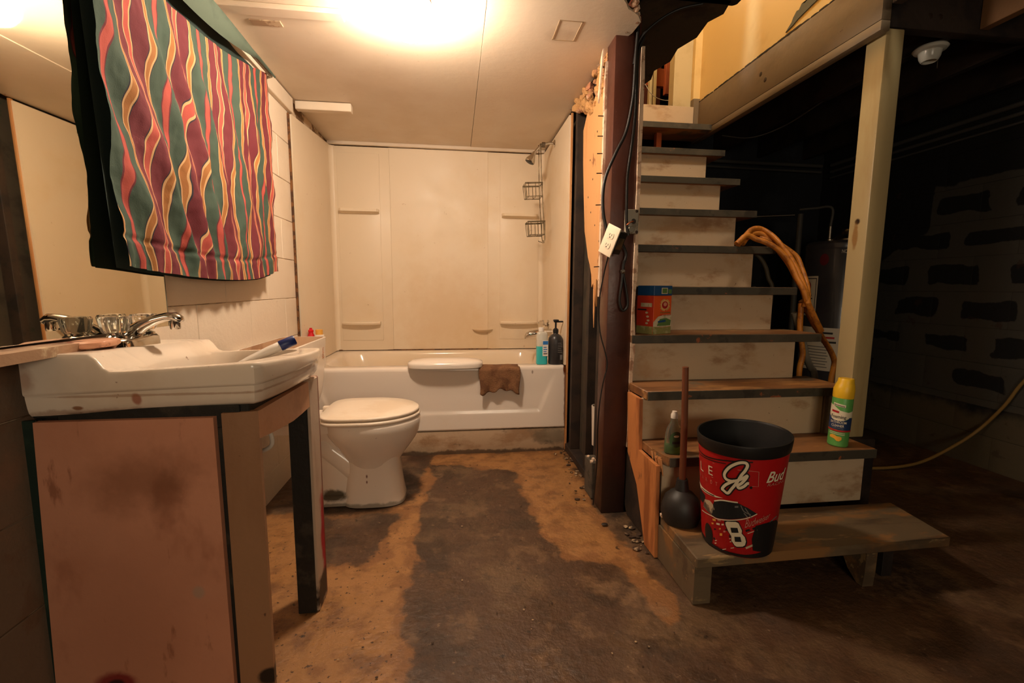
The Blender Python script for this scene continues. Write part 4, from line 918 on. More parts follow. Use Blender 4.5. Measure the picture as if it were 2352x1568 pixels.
for k in range(9): bmesh.ops.create_icosphere(bm, subdivisions=1, radius=.008+.008*random.random(), matrix=Matrix.Translation((.63+.065*random.random(), 1.96+.09*random.random(), .176)))
put('rubble', bm, m_drywall, t, kind='stuff')

# ------------------------------------------------------------------ staircase
TR = {k: (1.6441+(k-3)*.1672, .5868+(k-3)*.2047) for k in range(2, 11)}
t = thing('staircase', (1.18, 1.6, 0), 'worn wooden basement stairs with cream risers and gray nosings', 'staircase')
for k in range(2, 11):
    y, z = TR[k]
    bm = NB(); pts = [(.737, y), (1.622, y), (1.622, y+.235), (.737, y+.235)]
    if k == 3: pts = [(.742, y), (1.622, y), (1.622, y+.235), (.736, y+.235)]
    if k == 2: pts = [(.760, y), (1.60, y), (1.604, y+.235), (.737, y+.235), (.739, y+.10), (.748, y+.07), (.745, y+.045), (.756, y+.02)]
    prism(bm, pts, 'z', z-.034, z); bmesh.ops.bevel(bm, geom=[e for e in bm.edges], offset=.0025, segments=1, affect='EDGES')
    td = put('tread', bm, m_tread, t)
    bx('nosing', (pts[0][0]+.004, pts[1][0]+.001, y-.004, y+.0005, z-.036, z-.001), m_nose, td, bev=.0015)
for k in range(2, 10):      # riser under tread k+1, standing on tread k
    y, z = TR[k+1]; z0 = TR[k][1]
    if k == 9: continue
    x1 = 1.524 if k > 2 else 1.535
    bx('riser', (.738, x1, y+.030, y+.044, z0+.0005, z-.0345), m_riser, t, bev=.0015)
y, z = TR[2]; bx('riser', (.752, 1.585, y+.030, y+.044, .161, z-.0345), m_riser, t, bev=.0015)
y, z = TR[10]; bx('riser', (.742, 1.592, 2.985, 3.0, z+.0005, 2.186), m_riser, t, bev=.0015)
bx('cleat', (1.30, 1.335, 2.90, 2.94, TR[9][1]+.001, TR[10][1]-.036), m_redwood, t)
# stringers
sl = [(1.665, .552), (1.80, .552), (1.80, .70), (1.83, .76), (1.90, .76), (1.76, .28), (1.65, .22), (1.565, .0), (1.475, .0), (1.492, .344), (1.66, .348)]
pr('stringer', [(1.665, .552), (1.79, .552), (1.765, .30), (1.66, .20), (1.565, .0), (1.476, .0), (1.494, .345), (1.655, .347)], 'x', .722, .7365, m_woodo, t)
pts = [(1.585, .0), (1.585, .13), (1.70, .335), (2.87, 1.768), (2.98, 1.90), (2.98, 1.60), (1.80, .0)]
pr('stringer', pts, 'x', 1.484, 1.520, m_stud, t); pr('stringer', pts, 'x', .742, .778, m_stud, t)
pr('side_cleat', [(TR[3][0]+.02, TR[2][1]+.001), (TR[3][0]+.045, TR[2][1]+.001), (TR[3][0]+.045, TR[3][1]-.036), (TR[3][0]+.02, TR[3][1]-.036)], 'x', 1.537, 1.585, m_beam, t)
bm = NB()
for k in range(14):
    a = Vector((.738+.01*random.random(), 1.50+.10*random.random(), .36+.02*random.random())); tube(bm, [a, a+Vector((.006, -.01, -.045-.03*random.random()))], [.005, .002], 5)
put('splinters', bm, m_wood, t, kind='stuff')

t = thing('platform_step', (1.2, 1.35, 0), 'low gray worn wooden platform at the foot of the stairs', 'platform')
bm = NB(); prism(bm, [(.735, 1.216), (1.655, 1.232), (1.690, 1.478), (.742, 1.484)], 'z', .126, .16); bmesh.ops.bevel(bm, geom=list(bm.edges), offset=.003, segments=1, affect='EDGES'); put('top_board', bm, m_plat, t)
bm = NB(); prism(bm, [(1.226, 0), (1.484, 0), (1.484, .1255), (1.226, .1255)], 'x', .735, .792); put('side_board', bm, m_plat, t, smooth=False)
pr('bracket', [(1.235, .1255), (1.45, .1255), (1.45, .09), (1.33, .075), (1.30, .03), (1.262, .0), (1.240, .0), (1.236, .05)], 'x', 1.345, 1.385, m_plat, t)
bx('leg', (1.46, 1.50, 1.28, 1.45, 0, .1255), m_joist, t)
bm = NB()
for k in range(22):
    bmesh.ops.create_icosphere(bm, subdivisions=1, radius=.004+.007*random.random(), matrix=Matrix.Translation((.742+.03*random.random(), 1.45+.04*random.random(), .160+.012*random.random())))
put('crumbled_edge', bm, m_drywall, t, kind='stuff')

t = thing('support_post', (1.715, 1.73, .35), 'tall cream painted support post at the right of the stairs', 'post')
bm = NB(); box(bm, 1.675, 1.757, 1.687, 1.775, .352, 2.0, bev=.005); put('timber', bm, m_post, t)
bm = NB(); box(bm, 1.655, 1.80, 1.665, 1.82, 0, .351, bev=.01); tag(put('post_footing', bm, m_joist), 'dark footing block under the cream support post', 'footing')
t = thing('header_beam', (1.64, 2.3, 2.1), 'long brownish header beam along the stairwell over the right side', 'beam')
bm = NB(); box(bm, 1.622, 1.662, 1.66, 3.06, 2.012, 2.215, bev=.002); put('timber', bm, m_beam, t)
bm = NB(); box(bm, 1.6225, 1.662, 1.66, 3.06, 1.974, 2.0105, bev=.002); put('lower_board', bm, m_beam, t)
for y, z in ((2.36, 2.12), (2.32, 2.075)): lt('bolt_hole', [(0, .001), (.010, .001), (.012, 0)], (1.622, y, z), m_slot, t, seg=12, m=Matrix.Rotation(-PI/2, 4, 'Y'))
bm = NB(); V = []
for k in range(26):
    y = 1.70+1.3*k/25; bmesh.ops.create_icosphere(bm, subdivisions=1, radius=.006+.006*random.random(), matrix=Matrix.Translation((1.626, y, 2.220)) @ Matrix.Diagonal((.6, 4, .8, 1)))
put('ragged_lip', bm, m_soffit, t, kind='stuff')
t = thing('cross_beam', (2.2, 1.71, 2.1), 'dark cross beam resting on the cream support post', 'beam')
bm = NB(); box(bm, 1.664, 2.93, 1.6855, 1.7305, 2.003, 2.214, bev=.003); put('timber', bm, m_joist, t)
for x in (1.86, 1.905): lt('bolt_hole', [(0, .001), (.009, .001), (.011, 0)], (x, 1.6855, 2.055), m_slot, t, seg=12, m=Matrix.Rotation(PI/2, 4, 'X'))

# ------------------------------------------------------------------ things on the stairs
# detergent box
t = thing('detergent_box', (.83, 1.87, .792), 'orange detergent box with a blue top beside the brown post', 'box')
zt = TR[4][1]+.001; dm = Matrix.Translation((.868, 1.886, zt)) @ Matrix.Rotation(math.radians(24), 4, 'Z')
dx, dy, dh = .056, .046, .207
def dbox(name, d, mat, bev=.001, par=t):
    bm = NB(); box(bm, *d, bev=bev, seg=1); xf(bm, dm); return put(name, bm, mat, par)
dbox('carton', (-dx, dx, -dy, dy, 0, dh-.043), m_orange, .002); dbox('lid', (-dx-.001, dx+.001, -dy-.001, dy+.001, dh-.0425, dh), m_boxblue, .002)
fr_ = lambda x, z: dm @ Vector((-dx+2*dx*x, -dy-.0012, z*dh))
sd_ = lambda y, z: dm @ Vector((-dx-.0012, dy-2*dy*y, z*dh))
decal('side_print', [(0, .16), (1, .16), (1, .78), (0, .78)], sd_, m_oranged, t); decal('side_foot', [(0, .0), (1, .0), (1, .158), (0, .158)], sd_, m_boxolive, t)
decal('front_foot', [(0, .0), (1, .0), (1, .15), (.5, .13), (0, .16)], fr_, m_boxolive, t)
decal('front_swoosh', [(0, .16), (.5, .135), (1, .155), (1, .40), (.55, .40), (.25, .36), (0, .25)], fr_, m_boxwht, t)
f2 = lambda x, z: dm @ Vector((-dx+2*dx*x, -dy-.0020, z*dh)); f3 = lambda x, z: dm @ Vector((-dx+2*dx*x, -dy-.0028, z*dh))
decal('landscape', [(.2, .17), (.95, .17), (.98, .28), (.7, .33), (.35, .31)], f2, m_boxgreen, t); decal('blue_banner', [(.25, .235), (.68, .25), (.66, .295), (.24, .27)], f3, m_boxblue, t)
sb = []
for k in range(36):
    a = 2*PI*k/36; r_ = 1 if k % 2 else .68; sb.append((.60+.30*r_*math.cos(a), .60+.13*r_*math.sin(a)))
decal('sunburst', sb, f2, M('sunburst_gold', (238, 190, 120), .5), t); circ = lambda cx, cz, rx, rz, n=24: [(cx+rx*math.cos(2*PI*k/n), cz+rz*math.sin(2*PI*k/n)) for k in range(n)]
decal('emblem', circ(.60, .60, .17, .078), f3, m_redp, t); decal('emblem_center', circ(.60, .615, .10, .042), lambda x, z: dm @ Vector((-dx+2*dx*x, -dy-.0036, z*dh)), M('emblem_pink', (222, 150, 120), .5), t)
letters('lettering', 'Essentials', lambda x, y: f3(.36+.56*x, .428+.040*y), m_boxgreen, t); letters('lettering', 'DETERGENT', lambda x, y: f3(.34+.62*x, .375+.026*y), m_redp, t)
f4 = lambda x, z: dm @ Vector((-dx+2*dx*x, -dy-.0024, z*dh))
decal('lid_badge', [(.38, .83), (.72, .83), (.72, .955), (.38, .955)], f4, m_boxwht, t); decal('lid_badge_green', [(.42, .845), (.68, .845), (.68, .94), (.42, .94)], lambda x, z: dm @ Vector((-dx+2*dx*x, -dy-.0032, z*dh)), m_boxgreen, t)
decal('lid_badge', [(.76, .835), (.95, .835), (.95, .925), (.76, .925)], f4, m_boxgreen, t)
s2 = lambda y, z: dm @ Vector((-dx-.002, dy-2*dy*y, z*dh))
decal('side_panel_print', [(.25, .56), (.92, .56), (.92, .64), (.25, .64)], s2, m_boxwht, t); decal('side_panel_print', [(.05, .485), (.6, .485), (.6, .515), (.05, .515)], s2, m_ink, t)
for q, (a_, b_) in enumerate(((.62, .44), (.68, .36), (.72, .28), (.64, .22))): decal('side_picture', circ(a_, b_, .09, .022, 10), s2, m_boxwht, t)

# dish soap
t = thing('dish_soap_bottle', (.80, 1.53, .383), 'clear dish soap bottle with little green liquid behind the plunger handle', 'bottle')
zb = TR[2][1]+.0008
def soap_ring(z, a, b): return sup(.797, 1.522, zb+z, a, b, 2.3, 36)
bm = NB(); loft(bm, [soap_ring(z, a, b) for z, a, b in ((0, .028, .018), (.004, .032, .021), (.03, .033, .0215), (.07, .030, .019), (.095, .025, .017), (.112, .015, .013), (.122, .0115, .0115), (.132, .0115, .0115))]); put('bottle_body', bm, m_soapc, t, ang=60)
bm = NB(); loft(bm, [soap_ring(z, a, b) for z, a, b in ((.002, .0285, .0185), (.006, .031, .020), (.026, .0318, .0203), (.032, .0315, .0203))]); put('soap_liquid', bm, m_soapg, t, ang=60)
lt('cap', [(0, 0), (.0125, 0), (.0125, .014), (.009, .020), (.0085, .026), (0, .027)], (.797, 1.522, zb+.132), m_cap, t)
def sl_(x, y): a = -PI/2+(x-.5)*1.5; rz = 1-.35*max(0, (y-.2)); return Vector((.797+.0342*rz**.3*math.cos(a), 1.522+.0232*math.sin(a), zb+.032+.055*y))
decal('label', circ(.5, .45, .52, .55, 28), sl_, m_soapl, t); 
def sl2(x, y): v = sl_(x, y); return v+Vector((0, -.0012, 0))
decal('label_band', [(.2, .16), (.8, .16), (.8, .32), (.2, .32)], sl2, m_boxwht if False else m_ink, t); decal('label_mark', circ(.5, .68, .22, .08, 14), sl2, m_boxwht, t)

# plunger
t = thing('plunger', (.794, 1.436, .16), 'black rubber plunger with a wooden handle standing on the platform', 'plunger')
lt('cup', [(.045, .0), (.060, .004), (.0675, .030), (.067, .058), (.057, .090), (.040, .108), (.024, .118), (.021, .140), (.018, .158), (0, .159)], (.794, 1.436, .161), m_black_rub, t, seg=40)
lt('cup_lip', [(.045, .0), (.041, .012), (.045, .03), (.0, .06)], (.794, 1.436, .161), m_black_rub, t)
tb('handle', [(.794, 1.436, .315), (.789, 1.434, .52), (.780, 1.430, .722)], [.0115, .0115, .0105], m_handle, t, seg=14, sm=0)

# foam cleaner can
t = thing('cleaner_can', (1.483, 1.535, .383), 'green foaming cleaner can with a yellow cap beside the cream post', 'spray can')
FC = Vector((1.484, 1.532, TR[2][1]+.0008)); fa, fb = .0390, .030; tilt = Matrix.Translation(FC) @ Matrix.Rotation(math.radians(2), 4, 'Y')
fa = .034; fb = .034
lt('can_body', [(0, 0), (.031, 0), (.034, .004), (.034, .186), (.033, .190), (0, .19)], (0, 0, 0), m_green1, t, m=tilt, seg=48)
bm = NB(); lathe(bm, [(.0335, .190), (.0345, .192), (.0345, .224), (.031, .240), (.027, .252), (.0265, .262), (.024, .2655), (0, .2655)], (0, 0, 0), 40)
for v in bm.verts:
    if v.co.z > .225: v.co.x += .004*min(1, (v.co.z-.225)/.03)
xf(bm, tilt); put('cap', bm, m_ycap, t)
FA = math.atan2(-1.53, -1.48)   # side that faces the bathroom
def fcs(a, z, o=.0006): r_ = .034+o; return tilt @ Vector((r_*math.cos(FA+a), r_*math.sin(FA+a), z))
f0 = lambda a, z: fcs(a, z); f1 = lambda a, z: fcs(a, z, .0012); f2_ = lambda a, z: fcs(a, z, .0018)
decal('white_field', [(-1.5, .165), (-.8, .160), (-.1, .143), (.7, .138), (1.5, .145), (1.5, .112), (-1.5, .112)], f0, m_boxwht if False else m_white, t)
decal('blue_field', [(-1.5, .122), (-1.2, .118), (-.6, .106), (0, .104), (.6, .108), (.9, .118), (1.5, .116), (1.5, .068), (0, .068), (-1.5, .071)], f1, m_bluel, t)
decal('red_stripe', [(-1.5, .070), (0, .067), (1.5, .069), (1.5, .063), (0, .060), (-1.5, .064)], f2_, m_redp, t)
decal('brand_plate', [(-.85, .172), (.35, .166), (.35, .156), (-.85, .161)], f1, m_white, t)
for q in range(9): decal('brand_print', [(-.76+.115*q, .167-.0006*q), (-.69+.115*q, .1667-.0006*q), (-.69+.115*q, .1625-.0006*q), (-.76+.115*q, .163-.0006*q)], f2_, m_ink, t)
decal('red_tag', [(-.95, .143), (-.2, .140), (-.2, .132), (-.95, .135)], f1, m_redp, t)
decal('white_oval', circ(-.18, .117, .86, .014), f2_, m_white, t)
f3_ = lambda a, z: fcs(a, z, .0024)
letters('lettering', 'Foaming', lambda x, y: f3_(-.92+1.42*x, .1085+.017*y-.000*x), m_ink, t, bold=.012)
letters('lettering', 'BATHROOM', lambda x, y: f2_(-.95+1.55*x, .0925+.0095*y), m_white, t, bold=.008)
letters('lettering', 'CLEANER', lambda x, y: f2_(-.80+1.20*x, .0790+.0095*y), m_white, t, bold=.008)
decal('small_print', [(-.72, .0755), (.35, .0745), (.35, .0725), (-.72, .0735)], f2_, m_faint, t)
for q in range(2): decal('small_print', [(-1.0, .058-.006*q), (.6, .056-.006*q), (.6, .054-.006*q), (-1.0, .056-.006*q)], f0, m_white, t)
decal('sponge_print', [(-.85, .043), (-.6, .047), (-.35, .046), (-.15, .042), (.10, .042), (.30, .040), (.32, .030), (.1, .023), (-.15, .024), (-.35, .031), (-.6, .033), (-.85, .034)], f1, m_sponge, t)

# trash can
t = thing('trash_can', (.916, 1.294, .16), 'black and red racing-print trash can on the low platform', 'trash can')
CB, RB, CR, RA, RBb, RANG, ZR = (.916, 1.296), .104, (.923, 1.302), .163, .131, -2.54956, .53
def S_(th, tt, o=0.):
    bxp, byp = CB[0]+(RB+o)*math.cos(th), CB[1]+(RB+o)*math.sin(th); ca, sa = math.cos(RANG), math.sin(RANG); ph = th-RANG
    ex, ey = (RA+o)*math.cos(ph), (RBb+o)*math.sin(ph)
    rx, ry = CR[0]+ca*ex-sa*ey, CR[1]+sa*ex+ca*ey
    return Vector((bxp*(1-tt)+rx*tt, byp*(1-tt)+ry*tt, .1612+(ZR-.1612)*tt))
def ringS(tt, o=0, n=72): return [tuple(S_(2*PI*k/n, tt, o)) for k in range(n)]
bm = NB(); loft(bm, [ringS(0, -.004), ringS(.015, 0), ringS(.35), ringS(.7), ringS(.925)], cap0=True, cap1=False); put('shell', bm, m_red, t, ang=50)
bm = NB(); loft(bm, [ringS(.895, .0012), ringS(.90, .003), ringS(.99, .004), ringS(1.0, .003), ringS(1.0, -.001), ringS(.985, -.003), ringS(.93, -.003)], cap0=False, cap1=False); put('rim', bm, m_blackp, t, ang=50)
bm = NB(); loft(bm, [ringS(.985, -.0035), ringS(.5, -.004), ringS(.03, -.006)], cap0=False, cap1=True); put('lining', bm, m_inner, t, ang=50)
s1 = lambda th, z: S_(th, z, .0009); s2_ = lambda th, z: S_(th, z, .0016); s3 = lambda th, z: S_(th, z, .0023); s4 = lambda th, z: S_(th, z, .0030)
decal('lower_black_band', [(-6.1, .012), (-3.2, .012), (-2.0, .012), (-.4, .012), (-.6, .10), (-1.2, .08), (-1.9, .04), (-2.6, .03), (-3.3, .05), (-6.1, .05)], s1, m_blackp, t)  # black band round the foot of the can
for pts, wd in (([(-3.57, .742), (-2.78, .800), (-2.40, .798)], .012), ([(-2.20, .797), (-1.99, .800), (-1.762, .794), (-1.742, .664), (-1.88, .667)], .012), ([(-3.49, .614), (-2.82, .667), (-2.45, .668)], .012)):
    ribbon('frame_line', pts, wd, s1, m_pline, t, sm=0, ratio=2.6)
ribbon('streak', [(-3.5, .84), (-3.0, .83), (-2.3, .865), (-1.9, .875)], .03, s1, m_blackp, t, ratio=2.6)
ribbon('streak', [(-3.45, .80), (-2.9, .815), (-2.45, .83)], .02, s1, m_blackp, t, ratio=2.6)
def tx(s, x0, x1, y0, y1, fn, mat, shear=0, bold=0, dy=0): return letters('lettering', s, lambda x, y: fn(x0+(x1-x0)*x, y0+(y1-y0)*y+dy*x), mat, t, shear, bold)
tx('L', -3.28, -3.13, .668, .752, s2_, m_white); tx('E', -2.915, -2.785, .682, .762, s2_, m_white)
tx('L', -3.62, -3.5, .655, .738, s2_, m_white) if False else None
for ch, x in (('H', -3.36), ('A', -3.20), ('R', -3.03), ('D', -2.86), ('T', -2.71)): tx(ch, x, x+.055, .598+.012*(x+3.4), .632+.012*(x+3.4), s2_, m_pline)
J = [(-2.50, .590), (-2.40, .575), (-2.315, .620), (-2.20, .690), (-2.12, .755), (-2.044, .802), (-2.008, .845), (-2.059, .868), (-2.197, .857), (-2.366, .809), (-2.473, .745), (-2.453, .702), (-2.335, .690), (-2.187, .707), (-2.06, .740), (-2.003, .757), (-2.02, .735), (-2.10, .690), (-2.182, .660), (-2.15, .641), (-2.054, .662), (-1.99, .690), (-1.952, .692)]
J0 = [(-2.50, .590), (-2.53, .600), (-2.46, .640), (-2.36, .672), (-2.25, .700)]
for wd, fn, mt in ((.125, s2_, m_blackp), (.062, s3, m_white)):
    ribbon('signature_stroke', J, wd, fn, mt, t, ratio=2.6); ribbon('signature_stroke', J0, wd, fn, mt, t, ratio=2.6)
decal('signature_dot', circ(-1.90, .655, .03, .012, 12), s2_, m_blackp, t)
tx('Bud', -1.575, -1.0, .695, .790, s3, m_white, shear=.35, bold=.015); tx('RACING', -1.54, -.95, .664, .688, s3, m_pline, shear=.2)
decal('white_swoosh', [(-3.6, .525), (-3.25, .512), (-2.984, .515), (-2.683, .512), (-2.509, .516), (-2.70, .498), (-2.9, .490), (-3.1, .484), (-3.373, .481), (-3.6, .50)], s1, m_white, t)
ribbon('swoosh_gap', [(-3.3, .497), (-3.0, .500), (-2.75, .505)], .02, s2_, m_blackp, t, ratio=2.6)
decal('car_body', [(-3.5, .46), (-3.1, .46), (-2.75, .465), (-2.5, .505), (-2.166, .512), (-1.93, .480), (-1.70, .428), (-1.4, .40), (-1.0, .36), (-.7, .34), (-.7, .05), (-1.5, .03), (-2.2, .04), (-3.0, .05), (-3.6, .06)], lambda a, z: S_(a, z, .0005), m_red, t)
decal('car_window', [(-2.749, .456), (-2.524, .491), (-2.166, .506), (-1.936, .474), (-1.711, .424), (-2.013, .378), (-2.345, .340), (-2.667, .311), (-2.841, .313), (-2.856, .366)], s2_, m_win, t)
decal('car_windshield', [(-3.112, .419), (-2.90, .440), (-2.80, .42), (-2.754, .381), (-2.841, .313), (-3.02, .321), (-3.219, .336)], s2_, m_glint, t)
decal('hood_dark', [(-3.6, .47), (-3.3, .47), (-3.1, .455), (-3.10, .42), (-3.25, .36), (-3.6, .36)], s1, m_blackp, t)
ribbon('window_line', [(-2.75, .459), (-2.52, .496), (-2.166, .511)], .03, s3, m_white, t, ratio=2.6)
ribbon('window_line', [(-3.311, .283), (-2.856, .306), (-2.667, .305), (-2.269, .341), (-1.921, .384), (-1.711, .424)], .022, s3, m_white, t, ratio=2.6)
for pts in ([(-2.10, .49), (-2.02, .44), (-1.86, .415)], [(-2.0, .47), (-1.90, .42), (-1.84, .385)], [(-2.02, .425), (-1.93, .39)]): ribbon('window_net', pts, .022, s3, m_faint, t, ratio=2.6)
decal('window_mark', [(-2.23, .475), (-2.15, .482), (-2.15, .465), (-2.23, .458)], s3, m_faint, t)
E8 = [(-2.442, .303), (-2.40, .315), (-2.20, .332), (-2.13, .325), (-2.04, .262), (-2.045, .235), (-1.96, .205), (-1.925, .165), (-1.945, .130), (-2.0, .115), (-2.15, .104), (-2.20, .112), (-2.284, .150), (-2.29, .190), (-2.36, .222), (-2.44, .28)]
decal('number_outline', [(-2.19+(x+2.19)*1.14, .215+(y-.215)*1.10) for x, y in E8], s2_, m_blackp, t); decal('number_eight', E8, s3, m_white, t)
decal('number_hole', [(-2.315, .268), (-2.150, .281), (-2.115, .238), (-2.285, .224)], s4, m_win, t); decal('number_hole', [(-2.212, .193), (-2.070, .203), (-2.035, .158), (-2.195, .148)], s4, m_win, t)
letters('lettering', 'Budweiser', lambda x, y: s3(-1.98+.64*x, .290+.078*y+.088*x-.03*x*y), m_pline, t, shear=.3)
wheel = lambda cx, cz, rx, rz: circ(cx, cz, rx, rz, 26)
decal('front_wheel', wheel(-3.0, .11, .17, .10), s2_, m_blackp, t); decal('rear_wheel', [(-1.711, .315), (-1.492, .33), (-1.25, .335), (-1.01, .325), (-.72, .26), (-.70, .05), (-1.2, .05), (-1.72, .085), (-1.778, .19)], s2_, m_blackp, t)
for pts, mt, wd in (([(-2.80, .095), (-2.309, .185)], m_blackp, .05), ([(-2.764, .058), (-2.284, .138)], m_white, .02), ([(-2.75, .085), (-2.3, .165)], m_white, .018), ([(-2.524, .033), (-2.212, .088)], m_white, .016), ([(-1.95, .262), (-1.676, .298)], m_blackp, .05), ([(-1.90, .24), (-1.66, .275)], m_white, .016), ([(-1.916, .103), (-1.737, .135)], m_glint, .05), ([(-2.78, .19), (-2.40, .235)], m_blackp, .03), ([(-1.30, .33), (-1.02, .36)], m_faint, .03), ([(-1.25, .29), (-.95, .33)], m_faint, .02)):
    ribbon('body_stripe', pts, wd, s2_, mt, t, sm=0, ratio=2.6)
for i, (a_, b_, w_, h_) in enumerate(((-2.82, .265, .10, .02), (-2.66, .285, .09, .02), (-2.86, .225, .07, .016), (-2.70, .245, .10, .018), (-2.60, .155, .07, .024), (-2.50, .20, .06, .016), (-2.62, .21, .05, .014), (-2.55, .26, .06, .014))):
    decal('sponsor_mark', [(a_, b_), (a_+w_, b_+.008), (a_+w_, b_+h_+.008), (a_, b_+h_)], s2_, (m_gold, m_pline, m_gold, m_white)[i % 4], t)

# coiled hose over the stair end
t = thing('hose_coil', (1.62, 2.1, 1.2), 'coiled orange hose draped over the right end of the stair treads', 'hose')
HS = [[(1.411, 2.139, 1.206), (1.442, 2.151, 1.236), (1.472, 2.168, 1.261), (1.509, 2.186, 1.288), (1.545, 2.19, 1.297), (1.576, 2.186, 1.289), (1.600, 2.150, 1.257), (1.612, 2.11, 1.217), (1.632, 2.07, 1.160), (1.645, 2.03, 1.098), (1.650, 1.985, 1.026), (1.652, 1.955, .974), (1.655, 1.94, .92)],
      [(1.38, 2.105, 1.207), (1.404, 2.112, 1.226), (1.43, 2.120, 1.246), (1.457, 2.122, 1.250), (1.489, 2.112, 1.233), (1.530, 2.095, 1.216), (1.58, 2.07, 1.18), (1.622, 2.040, 1.119), (1.630, 1.995, 1.043), (1.638, 1.955, .985), (1.652, 1.945, .934), (1.683, 1.945, .882), (1.715, 1.945, .829), (1.745, 1.95, .788)],
      [(1.45, 2.16, 1.215), (1.491, 2.185, 1.249), (1.527, 2.19, 1.270), (1.567, 2.185, 1.268), (1.600, 2.165, 1.238), (1.634, 2.13, 1.175), (1.657, 2.088, 1.112), (1.664, 2.042, 1.045), (1.667, 2.0, .991), (1.665, 1.97, .939), (1.660, 1.965, .903)],
      [(1.56, 2.225, 1.262), (1.615, 2.227, 1.267), (1.652, 2.219, 1.254), (1.686, 2.196, 1.218), (1.726, 2.173, 1.183), (1.752, 2.15, 1.147), (1.750, 2.108, 1.083), (1.742, 2.066, 1.022), (1.722, 2.024, .962), (1.706, 2.01, .914), (1.690, 2.01, .878)],
      [(1.56, 2.19, 1.25), (1.604, 2.162, 1.232), (1.642, 2.135, 1.188), (1.676, 2.116, 1.156), (1.690, 2.082, 1.1), (1.695, 2.047, 1.045), (1.694, 2.013, .991), (1.685, 1.99, .938), (1.675, 1.985, .903)],
      [(1.685, 2.02, .932), (1.731, 2.02, .866), (1.762, 2.02, .817), (1.792, 2.02, .781), (1.83, 2.02, .731), (1.869, 2.02, .681), (1.895, 2.02, .631), (1.895, 2.02, .594), (1.886, 2.02, .50), (1.87, 2.0, .2), (1.88, 1.98, .012)],
      [(1.66, 1.99, .92), (1.662, 1.985, .785), (1.674, 1.98, .719), (1.683, 1.98, .665), (1.674, 1.98, .611), (1.672, 1.98, .55), (1.68, 1.99, .3), (1.70, 2.0, .012)]]
for h in HS: tb('hose_loop', h, .0130, m_hose, t, seg=10, sm=6)
tag(tb('gray_pipe_length', [(1.655, 2.02, .873), (1.714, 2.02, .723), (1.733, 2.02, .661), (1.765, 2.02, .60), (1.794, 2.02, .543), (1.86, 2.03, .2), (1.88, 2.03, .01)], .016, m_gpipe), 'gray flexible pipe leaning behind the treads under the orange hose', 'pipe')
tag(tb('dark_hose', [(1.56, 2.26, 1.19), (1.604, 2.24, 1.155), (1.635, 2.23, 1.104), (1.651, 2.22, 1.041), (1.668, 2.21, .99), (1.66, 2.22, .85), (1.60, 2.24, .78), (1.57, 2.25, .86), (1.60, 2.26, 1.0)], .011, m_dhose), 'dark hose loop hanging behind the orange hose', 'hose')

# ------------------------------------------------------------------ dark basement
t = thing('water_heater', (2.452, 2.63, 0), 'dark gray cylindrical water heater behind the cream post', 'water heater')
HC = (2.452, 2.63)
lt('jacket', [(0, .02), (.197, .02), (.20, .04), (.20, 1.24), (.197, 1.25)], (HC[0], HC[1], 0), m_heater, t, seg=64)
lt('top_cap', [(.201, 1.235), (.203, 1.245), (.201, 1.268), (.185, 1.285), (.0, 1.295)], (HC[0], HC[1], 0), m_heater, t, seg=64)
lt('base_ring', [(.19, 0), (.204, 0), (.204, .05), (.197, .055)], (HC[0], HC[1], 0), m_dark, t, seg=64)
for x, y, h in ((2.38, 2.66, .10), (2.54, 2.62, .10)): lt('water_nipple', [(0, 0), (.022, 0), (.022, .02), (.013, .025), (.012, h), (0, h)], (x, y, 1.285), m_steel, t, seg=16)
lt('flue_hood', [(.10, 0), (.10, .01), (.055, .05), (.05, .07), (0, .07)], (2.47, 2.60, 1.29), m_steel, t)
HA = math.atan2(-2.55, -2.5)
def hs(a, z, o=.001): return Vector((HC[0]+(.20+o)*math.cos(HA+a), HC[1]+(.20+o)*math.sin(HA+a), z))
def hpatch(name, a0, a1, z0, z1, mt, o=.001): return decal(name, [(a0+(a1-a0)*k/8, z0) for k in range(9)]+[(a1-(a1-a0)*k/8, z1) for k in range(9)], lambda a, z: hs(a, z, o), mt, t)
hpatch('warning_label', -1.25, -.55, .82, 1.07, m_paper); hpatch('label_frame', -1.21, -.59, .832, 1.058, m_ink, .0014); hpatch('label_field', -1.19, -.61, .838, 1.052, m_paper, .0018)
decal('label_emblem', circ(-.92, 1.00, .15, .042), lambda a, z: hs(a, z, .0024), m_redp, t)
for q in range(5): hpatch('label_text', -1.08, -.72+.03*(q % 2), .865+.020*q, .873+.020*q, m_ink, .0024)
hpatch('rating_label', -1.1, .15, .48, .75, m_paper)
for q in range(8): hpatch('label_text', -1.02+.02*(q % 3), -.10-.04*(q % 2), .50+.018*q, .505+.018*q, m_faint, .0018)
for q in range(3): hpatch('label_text', -.30, .08-.05*q, .655+.028*q, .667+.028*q, m_ink if q != 1 else m_redp, .0018)
decal('badge', circ(-.42, 1.17, .13, .036), lambda a, z: hs(a, z), M('dark_red_badge', (96, 24, 30), .5), t)
letters('lettering', 'NC', lambda x, y: hs(.02+.12*x, 1.205+.022*y, .002), m_paper, t)
tag(tb('vertical_pipe', [(2.27, 2.79, .0), (2.27, 2.79, 1.48)], .018, m_conduit, sm=0), 'gray vertical pipe beside the water heater', 'pipe')
tag(tb('water_pipe', [(1.70, 3.0, 1.465), (2.25, 2.82, 1.478)], .008, m_steel, sm=0), 'thin horizontal pipe above the orange hose', 'pipe')
tag(tb('riser_pipe', [(2.38, 2.66, 1.38), (2.38, 2.66, 1.50), (2.33, 2.74, 1.51), (2.27, 2.80, 1.51)], .008, m_conduit), 'small pipe rising from the water heater top', 'pipe')
